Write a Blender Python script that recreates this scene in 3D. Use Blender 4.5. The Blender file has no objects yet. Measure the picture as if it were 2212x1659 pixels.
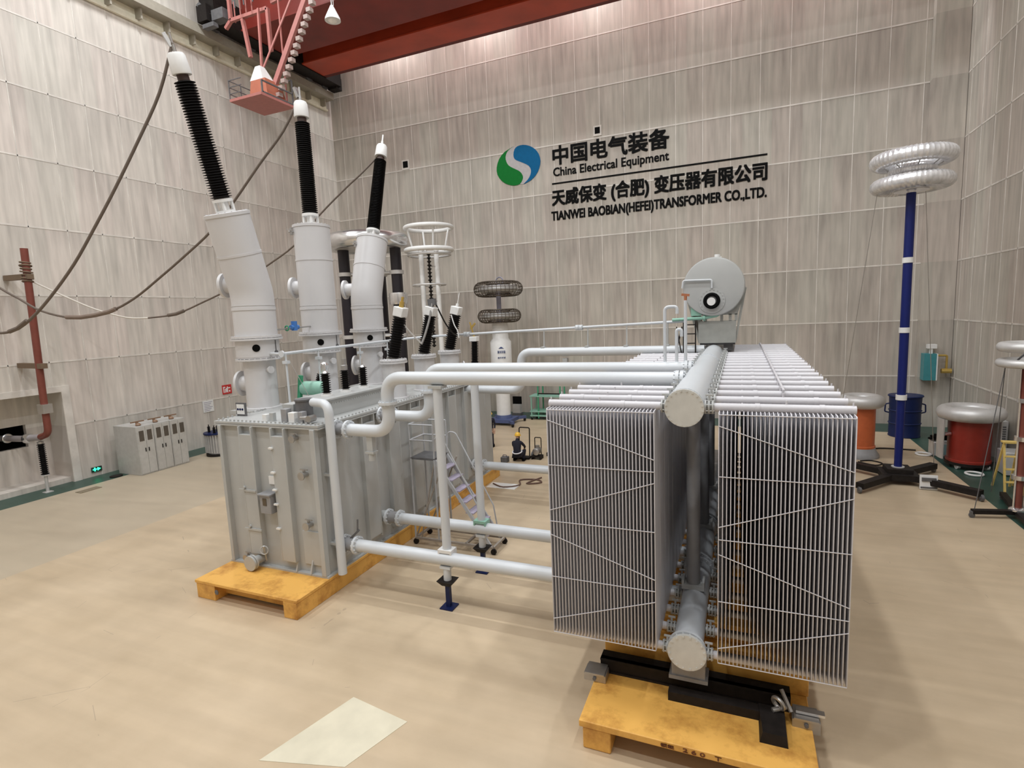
import bpy, bmesh, math, random
from mathutils import Vector, Matrix
random.seed(7)
PI = math.pi
C = bpy.context.scene.collection
SC = bpy.context.scene

# ---------------------------------------------------------------- camera
cam_d = bpy.data.cameras.new('camera'); cam = bpy.data.objects.new('camera', cam_d); C.objects.link(cam)
cam_d.sensor_width = 36.0; cam_d.lens = 36.0 * 1175.18 / 2212.0
cam_d.clip_start = 0.1; cam_d.clip_end = 200
right = Vector((0.9223, 0.384, -0.0432)).normalized()
fwd = Vector((-0.3863, 0.9134, -0.1281)); fwd = (fwd - right * fwd.dot(right)).normalized()
up = right.cross(fwd)
M = Matrix((right, up, -fwd)).transposed().to_4x4(); M.translation = Vector((0, 0, 6.5))
cam.matrix_world = M
SC.camera = cam

# ---------------------------------------------------------------- light and exposure
SC.view_settings.view_transform = 'Standard'; SC.view_settings.look = 'None'
SC.view_settings.gamma = 1.0; SC.view_settings.use_curve_mapping = False
SC.view_settings.exposure = -0.25
w = bpy.data.worlds.new('hall_air'); SC.world = w; w.use_nodes = True
w.node_tree.nodes['Background'].inputs[0].default_value = (0.9, 0.93, 1.0, 1)
w.node_tree.nodes['Background'].inputs[1].default_value = 0.15
def hall_lamp(x, y, z, power, size=1.0, col=(0.955, 0.98, 1.0)):
    l = bpy.data.lights.new('high_bay_lamp', 'AREA'); l.shape = 'DISK'; l.size = size
    l.energy = power; l.color = col
    o = bpy.data.objects.new('high_bay_lamp', l); o.location = (x, y, z); C.objects.link(o)
    return o
LAMP = 800
for x in (-22.5, -13.5, -4.5, 4.5):
    for y in (-6, 2, 10, 18):
        hall_lamp(x, y, 26.3, LAMP)
for x in (-21, -14.5, -8, -1.5, 5):              # the row behind the crane, over the far wall
    hall_lamp(x, 31.3, 26.3, 420, .7, (0.95, 0.98, 1.0))

# ---------------------------------------------------------------- materials
def nodes(m):
    m.use_nodes = True; nt = m.node_tree
    return nt, nt.nodes['Principled BSDF']
def add(nt, kind, **kw):
    n = nt.nodes.new(kind)
    for k, v in kw.items(): setattr(n, k, v)
    return n
MATS = {}
def mat(name, col, rough=0.5, metal=0.0, var=0.06, scale=6.0, bump=0.0, spec=0.5, emit=None):
    """painted or plain surface with slight procedural mottling"""
    if name in MATS: return MATS[name]
    m = bpy.data.materials.new(name); nt, b = nodes(m)
    b.inputs['Roughness'].default_value = rough; b.inputs['Metallic'].default_value = metal
    b.inputs['Specular IOR Level'].default_value = spec
    tc = add(nt, 'ShaderNodeTexCoord'); nz = add(nt, 'ShaderNodeTexNoise')
    nz.inputs['Scale'].default_value = scale; nz.inputs['Detail'].default_value = 4
    nt.links.new(tc.outputs['Object'], nz.inputs['Vector'])
    mr = add(nt, 'ShaderNodeMapRange')
    mr.inputs['From Min'].default_value = 0.3; mr.inputs['From Max'].default_value = 0.7
    mr.inputs['To Min'].default_value = 1 - var; mr.inputs['To Max'].default_value = 1 + var
    nt.links.new(nz.outputs['Fac'], mr.inputs['Value'])
    mx = add(nt, 'ShaderNodeVectorMath', operation='SCALE'); mx.inputs[0].default_value = col
    nt.links.new(mr.outputs[0], mx.inputs['Scale'])
    nt.links.new(mx.outputs[0], b.inputs['Base Color'])
    if bump:
        bp = add(nt, 'ShaderNodeBump'); bp.inputs['Strength'].default_value = bump
        bp.inputs['Distance'].default_value = 0.02
        nt.links.new(nz.outputs['Fac'], bp.inputs['Height']); nt.links.new(bp.outputs[0], b.inputs['Normal'])
    if emit:
        b.inputs['Emission Color'].default_value = (*col, 1); b.inputs['Emission Strength'].default_value = emit
    MATS[name] = m
    return m

def wall_material(name, axis, base):
    """stained steel cladding: panel-to-panel tint, vertical drips under the seams"""
    m = bpy.data.materials.new(name); nt, b = nodes(m); L = nt.links.new
    b.inputs['Roughness'].default_value = 0.62; b.inputs['Specular IOR Level'].default_value = 0.25
    geo = add(nt, 'ShaderNodeNewGeometry'); sp = add(nt, 'ShaderNodeSeparateXYZ'); L(geo.outputs['Position'], sp.inputs[0])
    u = sp.outputs['X'] if axis == 'x' else sp.outputs['Y']; z = sp.outputs['Z']
    def math_(op, a, v=None, c=None):
        n = add(nt, 'ShaderNodeMath', operation=op)
        for i, s in enumerate((a, v, c)):
            if s is None: continue
            if isinstance(s, (int, float)): n.inputs[i].default_value = s
            else: L(s, n.inputs[i])
        return n.outputs[0]
    pu = math_('FLOOR', math_('DIVIDE', u, 1.42)); pz = math_('FLOOR', math_('DIVIDE', math_('SUBTRACT', z, 2.5), 2.8))
    cb = add(nt, 'ShaderNodeCombineXYZ'); L(pu, cb.inputs[0]); L(pz, cb.inputs[1])
    wn = add(nt, 'ShaderNodeTexWhiteNoise', noise_dimensions='3D'); L(cb.outputs[0], wn.inputs['Vector'])
    # vertical drips
    cv = add(nt, 'ShaderNodeCombineXYZ'); L(math_('MULTIPLY', u, 2.6), cv.inputs[0]); L(math_('MULTIPLY', z, 0.22), cv.inputs[1]); L(pz, cv.inputs[2])
    n1 = add(nt, 'ShaderNodeTexNoise'); n1.inputs['Scale'].default_value = 1.0; n1.inputs['Detail'].default_value = 5; L(cv.outputs[0], n1.inputs['Vector'])
    fr = math_('FRACT', math_('DIVIDE', math_('SUBTRACT', z, 2.5), 2.8))       # 1 just under a seam
    dr = math_('MULTIPLY', math_('POWER', fr, 1.6), n1.outputs['Fac'])
    n2 = add(nt, 'ShaderNodeTexNoise'); n2.inputs['Scale'].default_value = 0.45; n2.inputs['Detail'].default_value = 3; L(geo.outputs['Position'], n2.inputs['Vector'])
    n3 = add(nt, 'ShaderNodeTexNoise'); n3.inputs['Scale'].default_value = 3.0; n3.inputs['Detail'].default_value = 6
    cv3 = add(nt, 'ShaderNodeCombineXYZ'); L(math_('MULTIPLY', u, 1.5), cv3.inputs[0]); L(math_('MULTIPLY', z, 0.12), cv3.inputs[1]); L(cv3.outputs[0], n3.inputs['Vector'])
    t = math_('ADD', math_('MULTIPLY', dr, -0.30), 1.06)
    t = math_('ADD', t, math_('MULTIPLY', math_('SUBTRACT', wn.outputs['Value'], 0.5), 0.06))
    t = math_('ADD', t, math_('MULTIPLY', math_('SUBTRACT', n2.outputs['Fac'], 0.5), 0.34))
    t = math_('ADD', t, math_('MULTIPLY', math_('SUBTRACT', n3.outputs['Fac'], 0.5), 0.80))
    # faint pink / green tint between panels
    mixc = add(nt, 'ShaderNodeMix', data_type='RGBA'); L(wn.outputs['Value'], mixc.inputs[0])
    mixc.inputs[6].default_value = (base[0] * 1.02, base[1] * 0.975, base[2] * 0.97, 1)
    mixc.inputs[7].default_value = (base[0] * 0.985, base[1] * 1.0, base[2] * 0.98, 1)
    sc = add(nt, 'ShaderNodeVectorMath', operation='SCALE'); L(mixc.outputs[2], sc.inputs[0]); L(t, sc.inputs['Scale'])
    L(sc.outputs[0], b.inputs['Base Color'])
    return m

def floor_material():
    m = bpy.data.materials.new('epoxy_floor'); nt, b = nodes(m); L = nt.links.new
    b.inputs['Roughness'].default_value = 0.33; b.inputs['Specular IOR Level'].default_value = 0.4
    geo = add(nt, 'ShaderNodeNewGeometry'); sp = add(nt, 'ShaderNodeSeparateXYZ'); L(geo.outputs['Position'], sp.inputs[0])
    X, Y = sp.outputs['X'], sp.outputs['Y']
    def math_(op, a, v=None):
        n = add(nt, 'ShaderNodeMath', operation=op)
        for i, s in enumerate((a, v)):
            if s is None: continue
            if isinstance(s, (int, float)): n.inputs[i].default_value = s
            else: L(s, n.inputs[i])
        return n.outputs[0]
    def mixc(f, a, c):
        n = add(nt, 'ShaderNodeMix', data_type='RGBA'); L(f, n.inputs[0])
        for i, s in ((6, a), (7, c)):
            if isinstance(s, tuple): n.inputs[i].default_value = (*s, 1)
            else: L(s, n.inputs[i])
        return n.outputs[2]
    n1 = add(nt, 'ShaderNodeTexNoise'); n1.inputs['Scale'].default_value = 0.55; n1.inputs['Detail'].default_value = 6; n1.inputs['Roughness'].default_value = 0.6
    L(geo.outputs['Position'], n1.inputs['Vector'])
    # worn streaks that run along x
    cv = add(nt, 'ShaderNodeCombineXYZ'); L(math_('MULTIPLY', X, 0.25), cv.inputs[0]); L(math_('MULTIPLY', Y, 3.0), cv.inputs[1])
    n2 = add(nt, 'ShaderNodeTexNoise'); n2.inputs['Scale'].default_value = 1.0; n2.inputs['Detail'].default_value = 4; L(cv.outputs[0], n2.inputs['Vector'])
    base = mixc(n1.outputs['Fac'], (0.40, 0.305, 0.195), (0.64, 0.515, 0.365))
    st = math_('MULTIPLY', math_('SUBTRACT', n2.outputs['Fac'], 0.5), 0.3); stf = math_('ADD', st, 1.0)
    s1 = add(nt, 'ShaderNodeVectorMath', operation='SCALE'); L(base, s1.inputs[0]); L(stf, s1.inputs['Scale'])
    # scuffs: thin dark voronoi cracks
    vo = add(nt, 'ShaderNodeTexVoronoi', feature='DISTANCE_TO_EDGE'); vo.inputs['Scale'].default_value = 0.35
    L(geo.outputs['Position'], vo.inputs['Vector'])
    n4 = add(nt, 'ShaderNodeTexNoise'); n4.inputs['Scale'].default_value = 1.3; L(geo.outputs['Position'], n4.inputs['Vector'])
    crack = math_('MULTIPLY', math_('LESS_THAN', vo.outputs['Distance'], 0.0022), math_('GREATER_THAN', n4.outputs['Fac'], 0.60))
    c1 = mixc(math_('MULTIPLY', crack, 0.45), s1.outputs[0], (0.28, 0.22, 0.17))
    # older grey coat on the far left, with its straight edge
    grey = math_('LESS_THAN', X, -18.3)
    c2 = mixc(math_('MULTIPLY', grey, 0.6), c1, (0.42, 0.37, 0.29))
    # green service strips along the walls
    gr = math_('MAXIMUM', math_('GREATER_THAN', X, 7.25), math_('MAXIMUM', math_('GREATER_THAN', Y, 30.9), math_('LESS_THAN', X, -25.6)))
    c3 = mixc(gr, c2, (0.032, 0.075, 0.058))
    L(c3, b.inputs['Base Color'])
    rr = add(nt, 'ShaderNodeMapRange'); L(n1.outputs['Fac'], rr.inputs['Value']); rr.inputs['To Min'].default_value = 0.25; rr.inputs['To Max'].default_value = 0.5
    L(rr.outputs[0], b.inputs['Roughness'])
    return m

def wood_paint():
    m = bpy.data.materials.new('orange_yellow_paint'); nt, b = nodes(m); L = nt.links.new
    b.inputs['Roughness'].default_value = 0.5
    tc = add(nt, 'ShaderNodeTexCoord')
    n1 = add(nt, 'ShaderNodeTexNoise'); n1.inputs['Scale'].default_value = 1.6; n1.inputs['Detail'].default_value = 6; n1.inputs['Roughness'].default_value = 0.65
    L(tc.outputs['Object'], n1.inputs['Vector'])
    cr = add(nt, 'ShaderNodeValToRGB'); L(n1.outputs['Fac'], cr.inputs[0])
    e = cr.color_ramp.elements; e[0].position = 0.30; e[0].color = (0.46, 0.20, 0.035, 1); e[1].position = 0.52; e[1].color = (0.80, 0.44, 0.10, 1)
    L(cr.outputs[0], b.inputs['Base Color'])
    return m

MW = {}
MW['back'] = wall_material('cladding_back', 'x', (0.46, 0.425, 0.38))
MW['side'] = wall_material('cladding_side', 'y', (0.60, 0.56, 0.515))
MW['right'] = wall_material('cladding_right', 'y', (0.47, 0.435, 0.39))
FLOOR = floor_material(); ORANGE = wood_paint()
GREY = mat('light_grey_enamel', (0.455, 0.465, 0.46), 0.38, var=0.05, scale=1.2)
PALE = mat('pale_pipe_enamel', (0.62, 0.65, 0.68), 0.30, var=0.03, scale=1.0)
RADW = mat('radiator_enamel', (0.62, 0.61, 0.64), 0.35, var=0.02, scale=1.0)
TURW = mat('turret_enamel', (0.64, 0.635, 0.645), 0.33, var=0.03, scale=0.8)
WHITE = mat('white_enamel', (0.80, 0.80, 0.79), 0.4, var=0.03)
BLACKI = mat('black_silicone_sheds', (0.006, 0.005, 0.005), 0.5, var=0.1, spec=0.18)
STEEL = mat('bare_steel', (0.45, 0.44, 0.43), 0.38, metal=0.8)
ALU = mat('polished_aluminium', (0.78, 0.78, 0.79), 0.22, metal=0.9, var=0.08, scale=3)
ALUM = mat('matt_aluminium', (0.62, 0.61, 0.60), 0.42, metal=0.35, var=0.08, scale=3)
DARK = mat('black_iron', (0.014, 0.011, 0.010), 0.6, var=0.3, scale=8, spec=0.25)
BLACK = mat('black_opening', (0.004, 0.004, 0.004), 0.8, spec=0.1)
DGREY = mat('dark_grey_iron', (0.12, 0.12, 0.125), 0.5, var=0.15)
MGREY = mat('mid_grey_enamel', (0.30, 0.30, 0.31), 0.45)
BLUEP = mat('blue_insulating_tube', (0.008, 0.016, 0.13), 0.4, spec=0.3)
BLUED = mat('dark_blue_enamel', (0.006, 0.014, 0.07), 0.45, spec=0.3)
REDC = mat('red_insulating_barrel', (0.27, 0.025, 0.015), 0.4)
ORGC = mat('orange_insulating_barrel', (0.55, 0.13, 0.045), 0.4)
BROWNR = mat('red_brown_tube', (0.19, 0.05, 0.035), 0.45)
REDP = mat('red_crane_paint', (0.21, 0.022, 0.014), 0.5, var=0.2, scale=0.6)
PINKP = mat('faded_red_paint', (0.45, 0.17, 0.15), 0.55)
CABLE = mat('grey_brown_cable', (0.13, 0.10, 0.08), 0.6)
ROPE = mat('pale_rope', (0.62, 0.58, 0.52), 0.8)
GREENP = mat('green_enamel', (0.05, 0.32, 0.17), 0.45)
TEAL = mat('pale_green_enamel', (0.28, 0.52, 0.42), 0.45)
CREAM = mat('yellow_fibreglass', (0.72, 0.52, 0.16), 0.5)
NAVY = mat('navy_workwear', (0.010, 0.010, 0.022), 0.85)
SKIN = mat('skin', (0.50, 0.30, 0.21), 0.55)
HAT = mat('yellow_hard_hat', (0.85, 0.50, 0.05), 0.35)
REFL = mat('reflective_tape', (0.75, 0.75, 0.80), 0.4)
BRASS = mat('brass', (0.60, 0.42, 0.12), 0.35, metal=0.7)
SEAM = mat('seam_strip', (0.68, 0.64, 0.59), 0.5, var=0.15, scale=1.5)
# ---------------------------------------------------------------- mesh helpers
ORG = {}
class MB:
    def __init__(s): s.v = []; s.f = []
    def box(s, x0, x1, y0, y1, z0, z1):
        b = len(s.v)
        s.v += [Vector(p) for p in ((x0,y0,z0),(x1,y0,z0),(x1,y1,z0),(x0,y1,z0),(x0,y0,z1),(x1,y0,z1),(x1,y1,z1),(x0,y1,z1))]
        s.f += [tuple(b+i for i in q) for q in ((0,3,2,1),(4,5,6,7),(0,1,5,4),(1,2,6,5),(2,3,7,6),(3,0,4,7))]
        return s
    def hexa(s, pts):
        """eight corners: four of the bottom (anticlockwise), four of the top"""
        b = len(s.v); s.v += [Vector(p) for p in pts]
        s.f += [tuple(b+i for i in q) for q in ((0,3,2,1),(4,5,6,7),(0,1,5,4),(1,2,6,5),(2,3,7,6),(3,0,4,7))]
        return s
    def bar(s, p0, p1, a, b=None, up=(0,0,1)):
        """square bar between two points, a wide, b high"""
        b = b or a; p0 = Vector(p0); p1 = Vector(p1); d = (p1-p0).normalized(); u = Vector(up)
        if abs(d.dot(u)) > 0.95: u = Vector((1,0,0))
        r = d.cross(u).normalized(); u = r.cross(d)
        q = []
        for p in (p0, p1):
            for i, j in ((-1,-1),(1,-1),(1,1),(-1,1)): q.append(p + r*a*.5*i + u*b*.5*j)
        k = len(s.v); s.v += q
        s.f += [tuple(k+i for i in t) for t in ((0,1,2,3),(7,6,5,4),(0,4,5,1),(1,5,6,2),(2,6,7,3),(3,7,4,0))]
        return s
    def lathe(s, prof, o, axis=(0,0,1), n=24, caps=True):
        o = Vector(o); a = Vector(axis).normalized(); t = Vector((1,0,0)) if abs(a.x) < .9 else Vector((0,1,0))
        u = (t - a*t.dot(a)).normalized(); w = a.cross(u); k = len(s.v)
        for r, h in prof:
            for i in range(n):
                c = 2*PI*i/n; s.v.append(o + a*h + (u*math.cos(c) + w*math.sin(c))*r)
        for j in range(len(prof)-1):
            for i in range(n):
                i2 = (i+1) % n; s.f.append((k+j*n+i, k+j*n+i2, k+(j+1)*n+i2, k+(j+1)*n+i))
        if caps:
            s.f.append(tuple(k+i for i in reversed(range(n))))
            e = k+(len(prof)-1)*n; s.f.append(tuple(e+i for i in range(n)))
        return s
    def cyl(s, p0, p1, r, r1=None, n=20):
        p0 = Vector(p0); p1 = Vector(p1); d = p1-p0
        return s.lathe([(r,0),(r if r1 is None else r1, d.length)], p0, d, n)
    def tube(s, pts, r, n=12, closed=False):
        P = [Vector(p) for p in pts]; m = len(P); k = len(s.v)
        T = []
        for i in range(m):
            a = P[(i-1) % m] if (closed or i > 0) else P[i]; b = P[(i+1) % m] if (closed or i < m-1) else P[i]
            T.append((b-a).normalized())
        u = Vector((0,0,1)) if abs(T[0].z) < .9 else Vector((1,0,0))
        u = (u - T[0]*u.dot(T[0])).normalized()
        for i in range(m):
            u = (u - T[i]*u.dot(T[i])).normalized(); w = T[i].cross(u)
            rr = r[i] if isinstance(r, (list, tuple)) else r
            for j in range(n):
                c = 2*PI*j/n; s.v.append(P[i] + (u*math.cos(c) + w*math.sin(c))*rr)
        for i in range(m if closed else m-1):
            i2 = (i+1) % m
            for j in range(n):
                j2 = (j+1) % n; s.f.append((k+i*n+j, k+i*n+j2, k+i2*n+j2, k+i2*n+j))
        if not closed:
            s.f.append(tuple(k+j for j in reversed(range(n)))); e = k+(m-1)*n; s.f.append(tuple(e+j for j in range(n)))
        return s
    def torus(s, c, R, r, axis=(0,0,1), n=40, m=14, flat=1.0):
        c = Vector(c); a = Vector(axis).normalized(); t = Vector((1,0,0)) if abs(a.x) < .9 else Vector((0,1,0))
        u = (t - a*t.dot(a)).normalized(); w = a.cross(u); k = len(s.v)
        for i in range(n):
            d = u*math.cos(2*PI*i/n) + w*math.sin(2*PI*i/n)
            for j in range(m):
                b = 2*PI*j/m; s.v.append(c + d*(R + r*math.cos(b)) + a*(r*flat*math.sin(b)))
        for i in range(n):
            i2 = (i+1) % n
            for j in range(m):
                j2 = (j+1) % m; s.f.append((k+i*m+j, k+i2*m+j, k+i2*m+j2, k+i*m+j2))
        return s
    def bolts(s, c, axis, R, n, r=.02, h=.04):
        c = Vector(c); a = Vector(axis).normalized(); t = Vector((1,0,0)) if abs(a.x) < .9 else Vector((0,1,0))
        u = (t - a*t.dot(a)).normalized(); w = a.cross(u)
        for i in range(n):
            q = c + (u*math.cos(2*PI*(i+.5)/n) + w*math.sin(2*PI*(i+.5)/n))*R
            s.lathe([(r,-h),(r,h)], q, a, 6)
        return s
    def prism(s, poly, y0, y1):
        """polygon given in x,z pushed from y0 to y1"""
        n = len(poly); k = len(s.v)
        s.v += [Vector((x,y0,z)) for x,z in poly] + [Vector((x,y1,z)) for x,z in poly]
        s.f.append(tuple(k+i for i in range(n))); s.f.append(tuple(k+n+i for i in reversed(range(n))))
        for i in range(n): s.f.append((k+i, k+n+i, k+n+(i+1)%n, k+(i+1)%n))
        return s
    def prismx(s, poly, x0, x1):
        """polygon given in y,z pushed from x0 to x1"""
        n = len(poly); k = len(s.v)
        s.v += [Vector((x0,y,z)) for y,z in poly] + [Vector((x1,y,z)) for y,z in poly]
        s.f.append(tuple(k+i for i in range(n))); s.f.append(tuple(k+n+i for i in reversed(range(n))))
        for i in range(n): s.f.append((k+i, k+n+i, k+n+(i+1)%n, k+(i+1)%n))
        return s
def fillet(pts, R, seg=7):
    """round the inner corners of a polyline"""
    P = [Vector(p) for p in pts]; out = [P[0]]
    for i in range(1, len(P)-1):
        a = (P[i-1]-P[i]).normalized(); b = (P[i+1]-P[i]).normalized()
        ang = a.angle(b); d = min(R/math.tan(ang/2), (P[i-1]-P[i]).length*.49, (P[i+1]-P[i]).length*.49)
        p0 = P[i]+a*d; p1 = P[i]+b*d
        for k in range(seg+1):
            t = k/seg; out.append(p0*(1-t)**2 + P[i]*2*t*(1-t) + p1*t*t)
    out.append(P[-1])
    return out
def obj(name, mb, m, parent=None, loc=None, smooth=True, bevel=0, angle=35):
    me = bpy.data.meshes.new(name)
    if parent is not None: o0 = ORG[parent.name]
    elif loc is not None: o0 = Vector(loc)
    else:
        lo = Vector([min(v[i] for v in mb.v) for i in range(3)]); hi = Vector([max(v[i] for v in mb.v) for i in range(3)])
        o0 = Vector(((lo.x+hi.x)/2, (lo.y+hi.y)/2, lo.z))
    me.from_pydata([tuple(v-o0) for v in mb.v], [], mb.f)
    bm = bmesh.new(); bm.from_mesh(me); bmesh.ops.recalc_face_normals(bm, faces=bm.faces); bm.to_mesh(me); bm.free()
    me.materials.append(m)
    if smooth:
        me.shade_smooth(); me.set_sharp_from_angle(angle=math.radians(angle))
    o = bpy.data.objects.new(name, me); C.objects.link(o)
    if parent is not None: o.parent = parent
    else: o.location = o0
    ORG[o.name] = o0
    if bevel:
        bv = o.modifiers.new('bevel', 'BEVEL'); bv.width = bevel; bv.segments = 2; bv.limit_method = 'ANGLE'
    return o
def tag(o, label, cat, group=None):
    o['label'] = label; o['category'] = cat
    if group: o['group'] = group
    return o
def thing(name, label, cat, loc, group=None):
    o = bpy.data.objects.new(name, None); C.objects.link(o); o.location = loc; o.empty_display_size = .2
    ORG[o.name] = Vector(loc)
    return tag(o, label, cat, group)
def struct(name, mb, m, **k):
    o = obj(name, mb, m, **k); o['kind'] = 'structure'; return o
def dup(root, loc, label=None):
    def cp(o, parent):
        c = o.copy(); C.objects.link(c)
        if parent is not None: c.parent = parent
        for ch in o.children: cp(ch, c)
        return c
    r = cp(root, None); r.location = loc; ORG[r.name] = Vector(loc)
    if label: r['label'] = label
    return r
def text_mesh(body, x0, x1, z0, z1, y, bold=0.0, depth=.02):
    """lettering as a solid mesh, fitted to a box in the x,z plane at y, read from -y; strokes thickened by bold"""
    cu = bpy.data.curves.new('lettering', 'FONT'); cu.body = body; cu.size = 1; cu.extrude = .01; cu.resolution_u = 3
    o = bpy.data.objects.new('lettering', cu); C.objects.link(o)
    dg = bpy.context.evaluated_depsgraph_get(); me = bpy.data.meshes.new_from_object(o.evaluated_get(dg))
    mb = MB(); vs = [v.co.copy() for v in me.vertices]
    ax, bx = min(v.x for v in vs), max(v.x for v in vs); ay, by = min(v.y for v in vs), max(v.y for v in vs)
    fs = [tuple(p.vertices) for p in me.polygons]
    sh = [(0,0)] if not bold else [(0,0),(-bold,-bold),(bold,-bold),(-bold,bold),(bold,bold)]
    for n, (dx, dz) in enumerate(sh):
        k = len(mb.v)
        for v in vs:
            mb.v.append(Vector((x0+(v.x-ax)/(bx-ax)*(x1-x0)+dx, y - (depth+.001*n if v.z > 0 else 0), z0+(v.y-ay)/(by-ay)*(z1-z0)+dz)))
        mb.f += [tuple(i+k for i in f) for f in fs]
    bpy.data.objects.remove(o); bpy.data.curves.remove(cu); bpy.data.meshes.remove(me)
    return mb

# ---------------------------------------------------------------- the hall
XL, XR, YB, YF, H = -27.0, 9.5, 33.0, -13.0, 27.0
struct('floor', MB().box(XL-2, XR+.4, YF, YB+.4, -.3, 0), FLOOR, smooth=False)
struct('ceiling', MB().box(XL-.4, XR+.4, YF, YB+.4, H, H+.3), mat('ceiling_deck', (0.42, 0.41, 0.40), 0.7), smooth=False)
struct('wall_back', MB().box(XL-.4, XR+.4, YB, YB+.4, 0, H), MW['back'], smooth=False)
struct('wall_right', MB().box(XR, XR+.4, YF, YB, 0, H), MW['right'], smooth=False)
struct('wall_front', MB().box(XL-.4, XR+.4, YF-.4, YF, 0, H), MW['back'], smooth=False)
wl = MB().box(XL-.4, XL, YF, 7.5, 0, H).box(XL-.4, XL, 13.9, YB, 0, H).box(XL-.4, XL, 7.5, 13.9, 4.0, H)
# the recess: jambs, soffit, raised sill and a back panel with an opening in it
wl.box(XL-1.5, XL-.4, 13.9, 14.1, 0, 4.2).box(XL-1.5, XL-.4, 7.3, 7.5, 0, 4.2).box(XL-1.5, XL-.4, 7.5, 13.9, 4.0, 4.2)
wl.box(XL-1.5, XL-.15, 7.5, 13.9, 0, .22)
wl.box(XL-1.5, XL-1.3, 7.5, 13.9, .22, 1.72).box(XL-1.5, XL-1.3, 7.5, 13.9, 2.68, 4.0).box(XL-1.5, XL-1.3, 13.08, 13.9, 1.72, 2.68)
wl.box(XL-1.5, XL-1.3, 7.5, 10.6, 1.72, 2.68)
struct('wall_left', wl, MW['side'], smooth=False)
struct('trim_7', MB().box(XL-2.4, XL-2.3, 10.4, 13.3, 1.5, 2.9).box(XL-2.3, XL-1.5, 10.4, 10.6, 1.5, 2.9).box(XL-2.3, XL-1.5, 13.08, 13.3, 1.5, 2.9)
       .box(XL-2.3, XL-1.5, 10.6, 13.08, 2.68, 2.9).box(XL-2.3, XL-1.5, 10.6, 13.08, 1.5, 1.72), BLACK, smooth=False)
struct('trim_6', MB().box(XL, XL+.05, 13.9, 14.22, 0, 4.25).box(XL, XL+.05, 7.2, 13.9, 4.0, 4.25), SEAM, smooth=False)
ZS = [2.5 + 2.8*k for k in range(8)]
def seams(name, fixed, axis):
    mb = MB(); t = .01
    if axis == 'x':
        for z in ZS: mb.box(XL, XR, YB-t, YB, z-.032, z+.032)
        for i in range(26):
            x = XL + .85 + 1.42*i
            if x < XR: mb.box(x-.017, x+.017, YB-t*.8, YB, 0, H)
    else:
        s0, s1 = (fixed, fixed+t) if fixed < 0 else (fixed-t, fixed)
        for z in ZS:
            if fixed < 0 and z < 4.25: mb.box(s0, s1, 14.22, YB, z-.032, z+.032); mb.box(s0, s1, YF, 7.2, z-.032, z+.032)
            else: mb.box(s0, s1, YF, YB, z-.032, z+.032)
        for i in range(33):
            y = YB - .9 - 1.42*i
            if y < YF: break
            mb.box(s0, s1, y-.017, y+.017, 4.25 if (fixed < 0 and 7.2 < y < 14.22) else 0, H)
    struct(name, mb, SEAM, smooth=False)
seams('trim_1', YB, 'x'); seams('trim_2', XL, 'y'); seams('trim_3', XR, 'y')
# column casing in the far right corner
struct('trim_4', MB().box(8.15, XR-.02, YB-.45, YB-.02, 0, H), MW['back'], smooth=False)
# crane runway: rail beam on both long walls with brackets, slot light painted as a cream strip on the left wall
rb = MB().box(XL+.02, XL+.75, YF, YB-.5, 21.75, 22.2)
for i in range(33): rb.box(XL+.02, XL+.45, YF+1.5+1.4*i, YF+1.58+1.4*i, 21.25, 21.75)
struct('trim_5', rb, mat('runway_beam', (0.36, 0.33, 0.27), 0.6), smooth=False)
struct('trim_9', MB().box(XL+.01, XL+.04, YF, YB-.5, 21.25, 21.75).box(XL+.01, XL+.16, YF, YB-.5, 21.12, 21.25), mat('painted_slot_light', (.86,.82,.66), .6), smooth=False)
struct('trim_8', MB().box(XR-.75, XR-.02, YF, YB-.5, 21.75, 22.2), mat('runway_beam', (0.36, 0.33, 0.27), 0.6), smooth=False)

# ---------------------------------------------------------------- wall sign, vents, notices
INK = mat('sign_black', (0.004, 0.004, 0.004), 0.7, spec=0.1)
s = thing('wall_sign', 'black Chinese and English company lettering beside a green and blue round emblem on back wall', 'sign', (-5, YB-.03, 12))
y = YB-.02
for nm, body, b, bo in (('heading_lettering', '中国电气装备', (-10.60, -3.79, 15.33, 16.40), .030),
                        ('english_lettering', 'China Electrical Equipment', (-10.60, -3.80, 14.52, 15.16), .012),
                        ('company_lettering', '天威保变 (合肥) 变压器有限公司', (-10.72, 1.21, 12.81, 13.88), .030),
                        ('capital_lettering', 'TIANWEI BAOBIAN(HEFEI)TRANSFORMER CO.,LTD.', (-10.80, 1.20, 11.92, 12.60), .020)):
    obj(nm, text_mesh(body, *b, y, bo), INK, s, smooth=False)
obj('divider_bar', MB().box(-10.71, 1.22, y-.02, y, 14.20, 14.29), INK, s, smooth=False)
G_ = [(-13.15,16.82),(-13.75,16.58),(-14.15,16.2),(-14.34,15.72),(-14.31,15.26),(-14.02,14.84),(-13.61,14.58),(-13.19,14.47),(-12.81,14.52),(-12.63,14.74),(-12.59,14.94),(-12.69,15.16),(-12.87,15.33),(-13.23,15.53),(-13.51,15.72),(-13.66,15.96),(-13.71,16.26),(-13.58,16.56),(-13.36,16.72)]
B_ = [(-13.09,16.62),(-12.88,16.78),(-12.52,16.81),(-12.12,16.7),(-11.76,16.47),(-11.51,16.14),(-11.41,15.72),(-11.5,15.29),(-11.74,14.91),(-12.11,14.63),(-12.58,14.47),(-12.29,14.7),(-12.1,14.96),(-12.04,15.24),(-12.17,15.51),(-12.48,15.71),(-12.84,15.89),(-13.1,16.05),(-13.17,16.31)]
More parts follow.
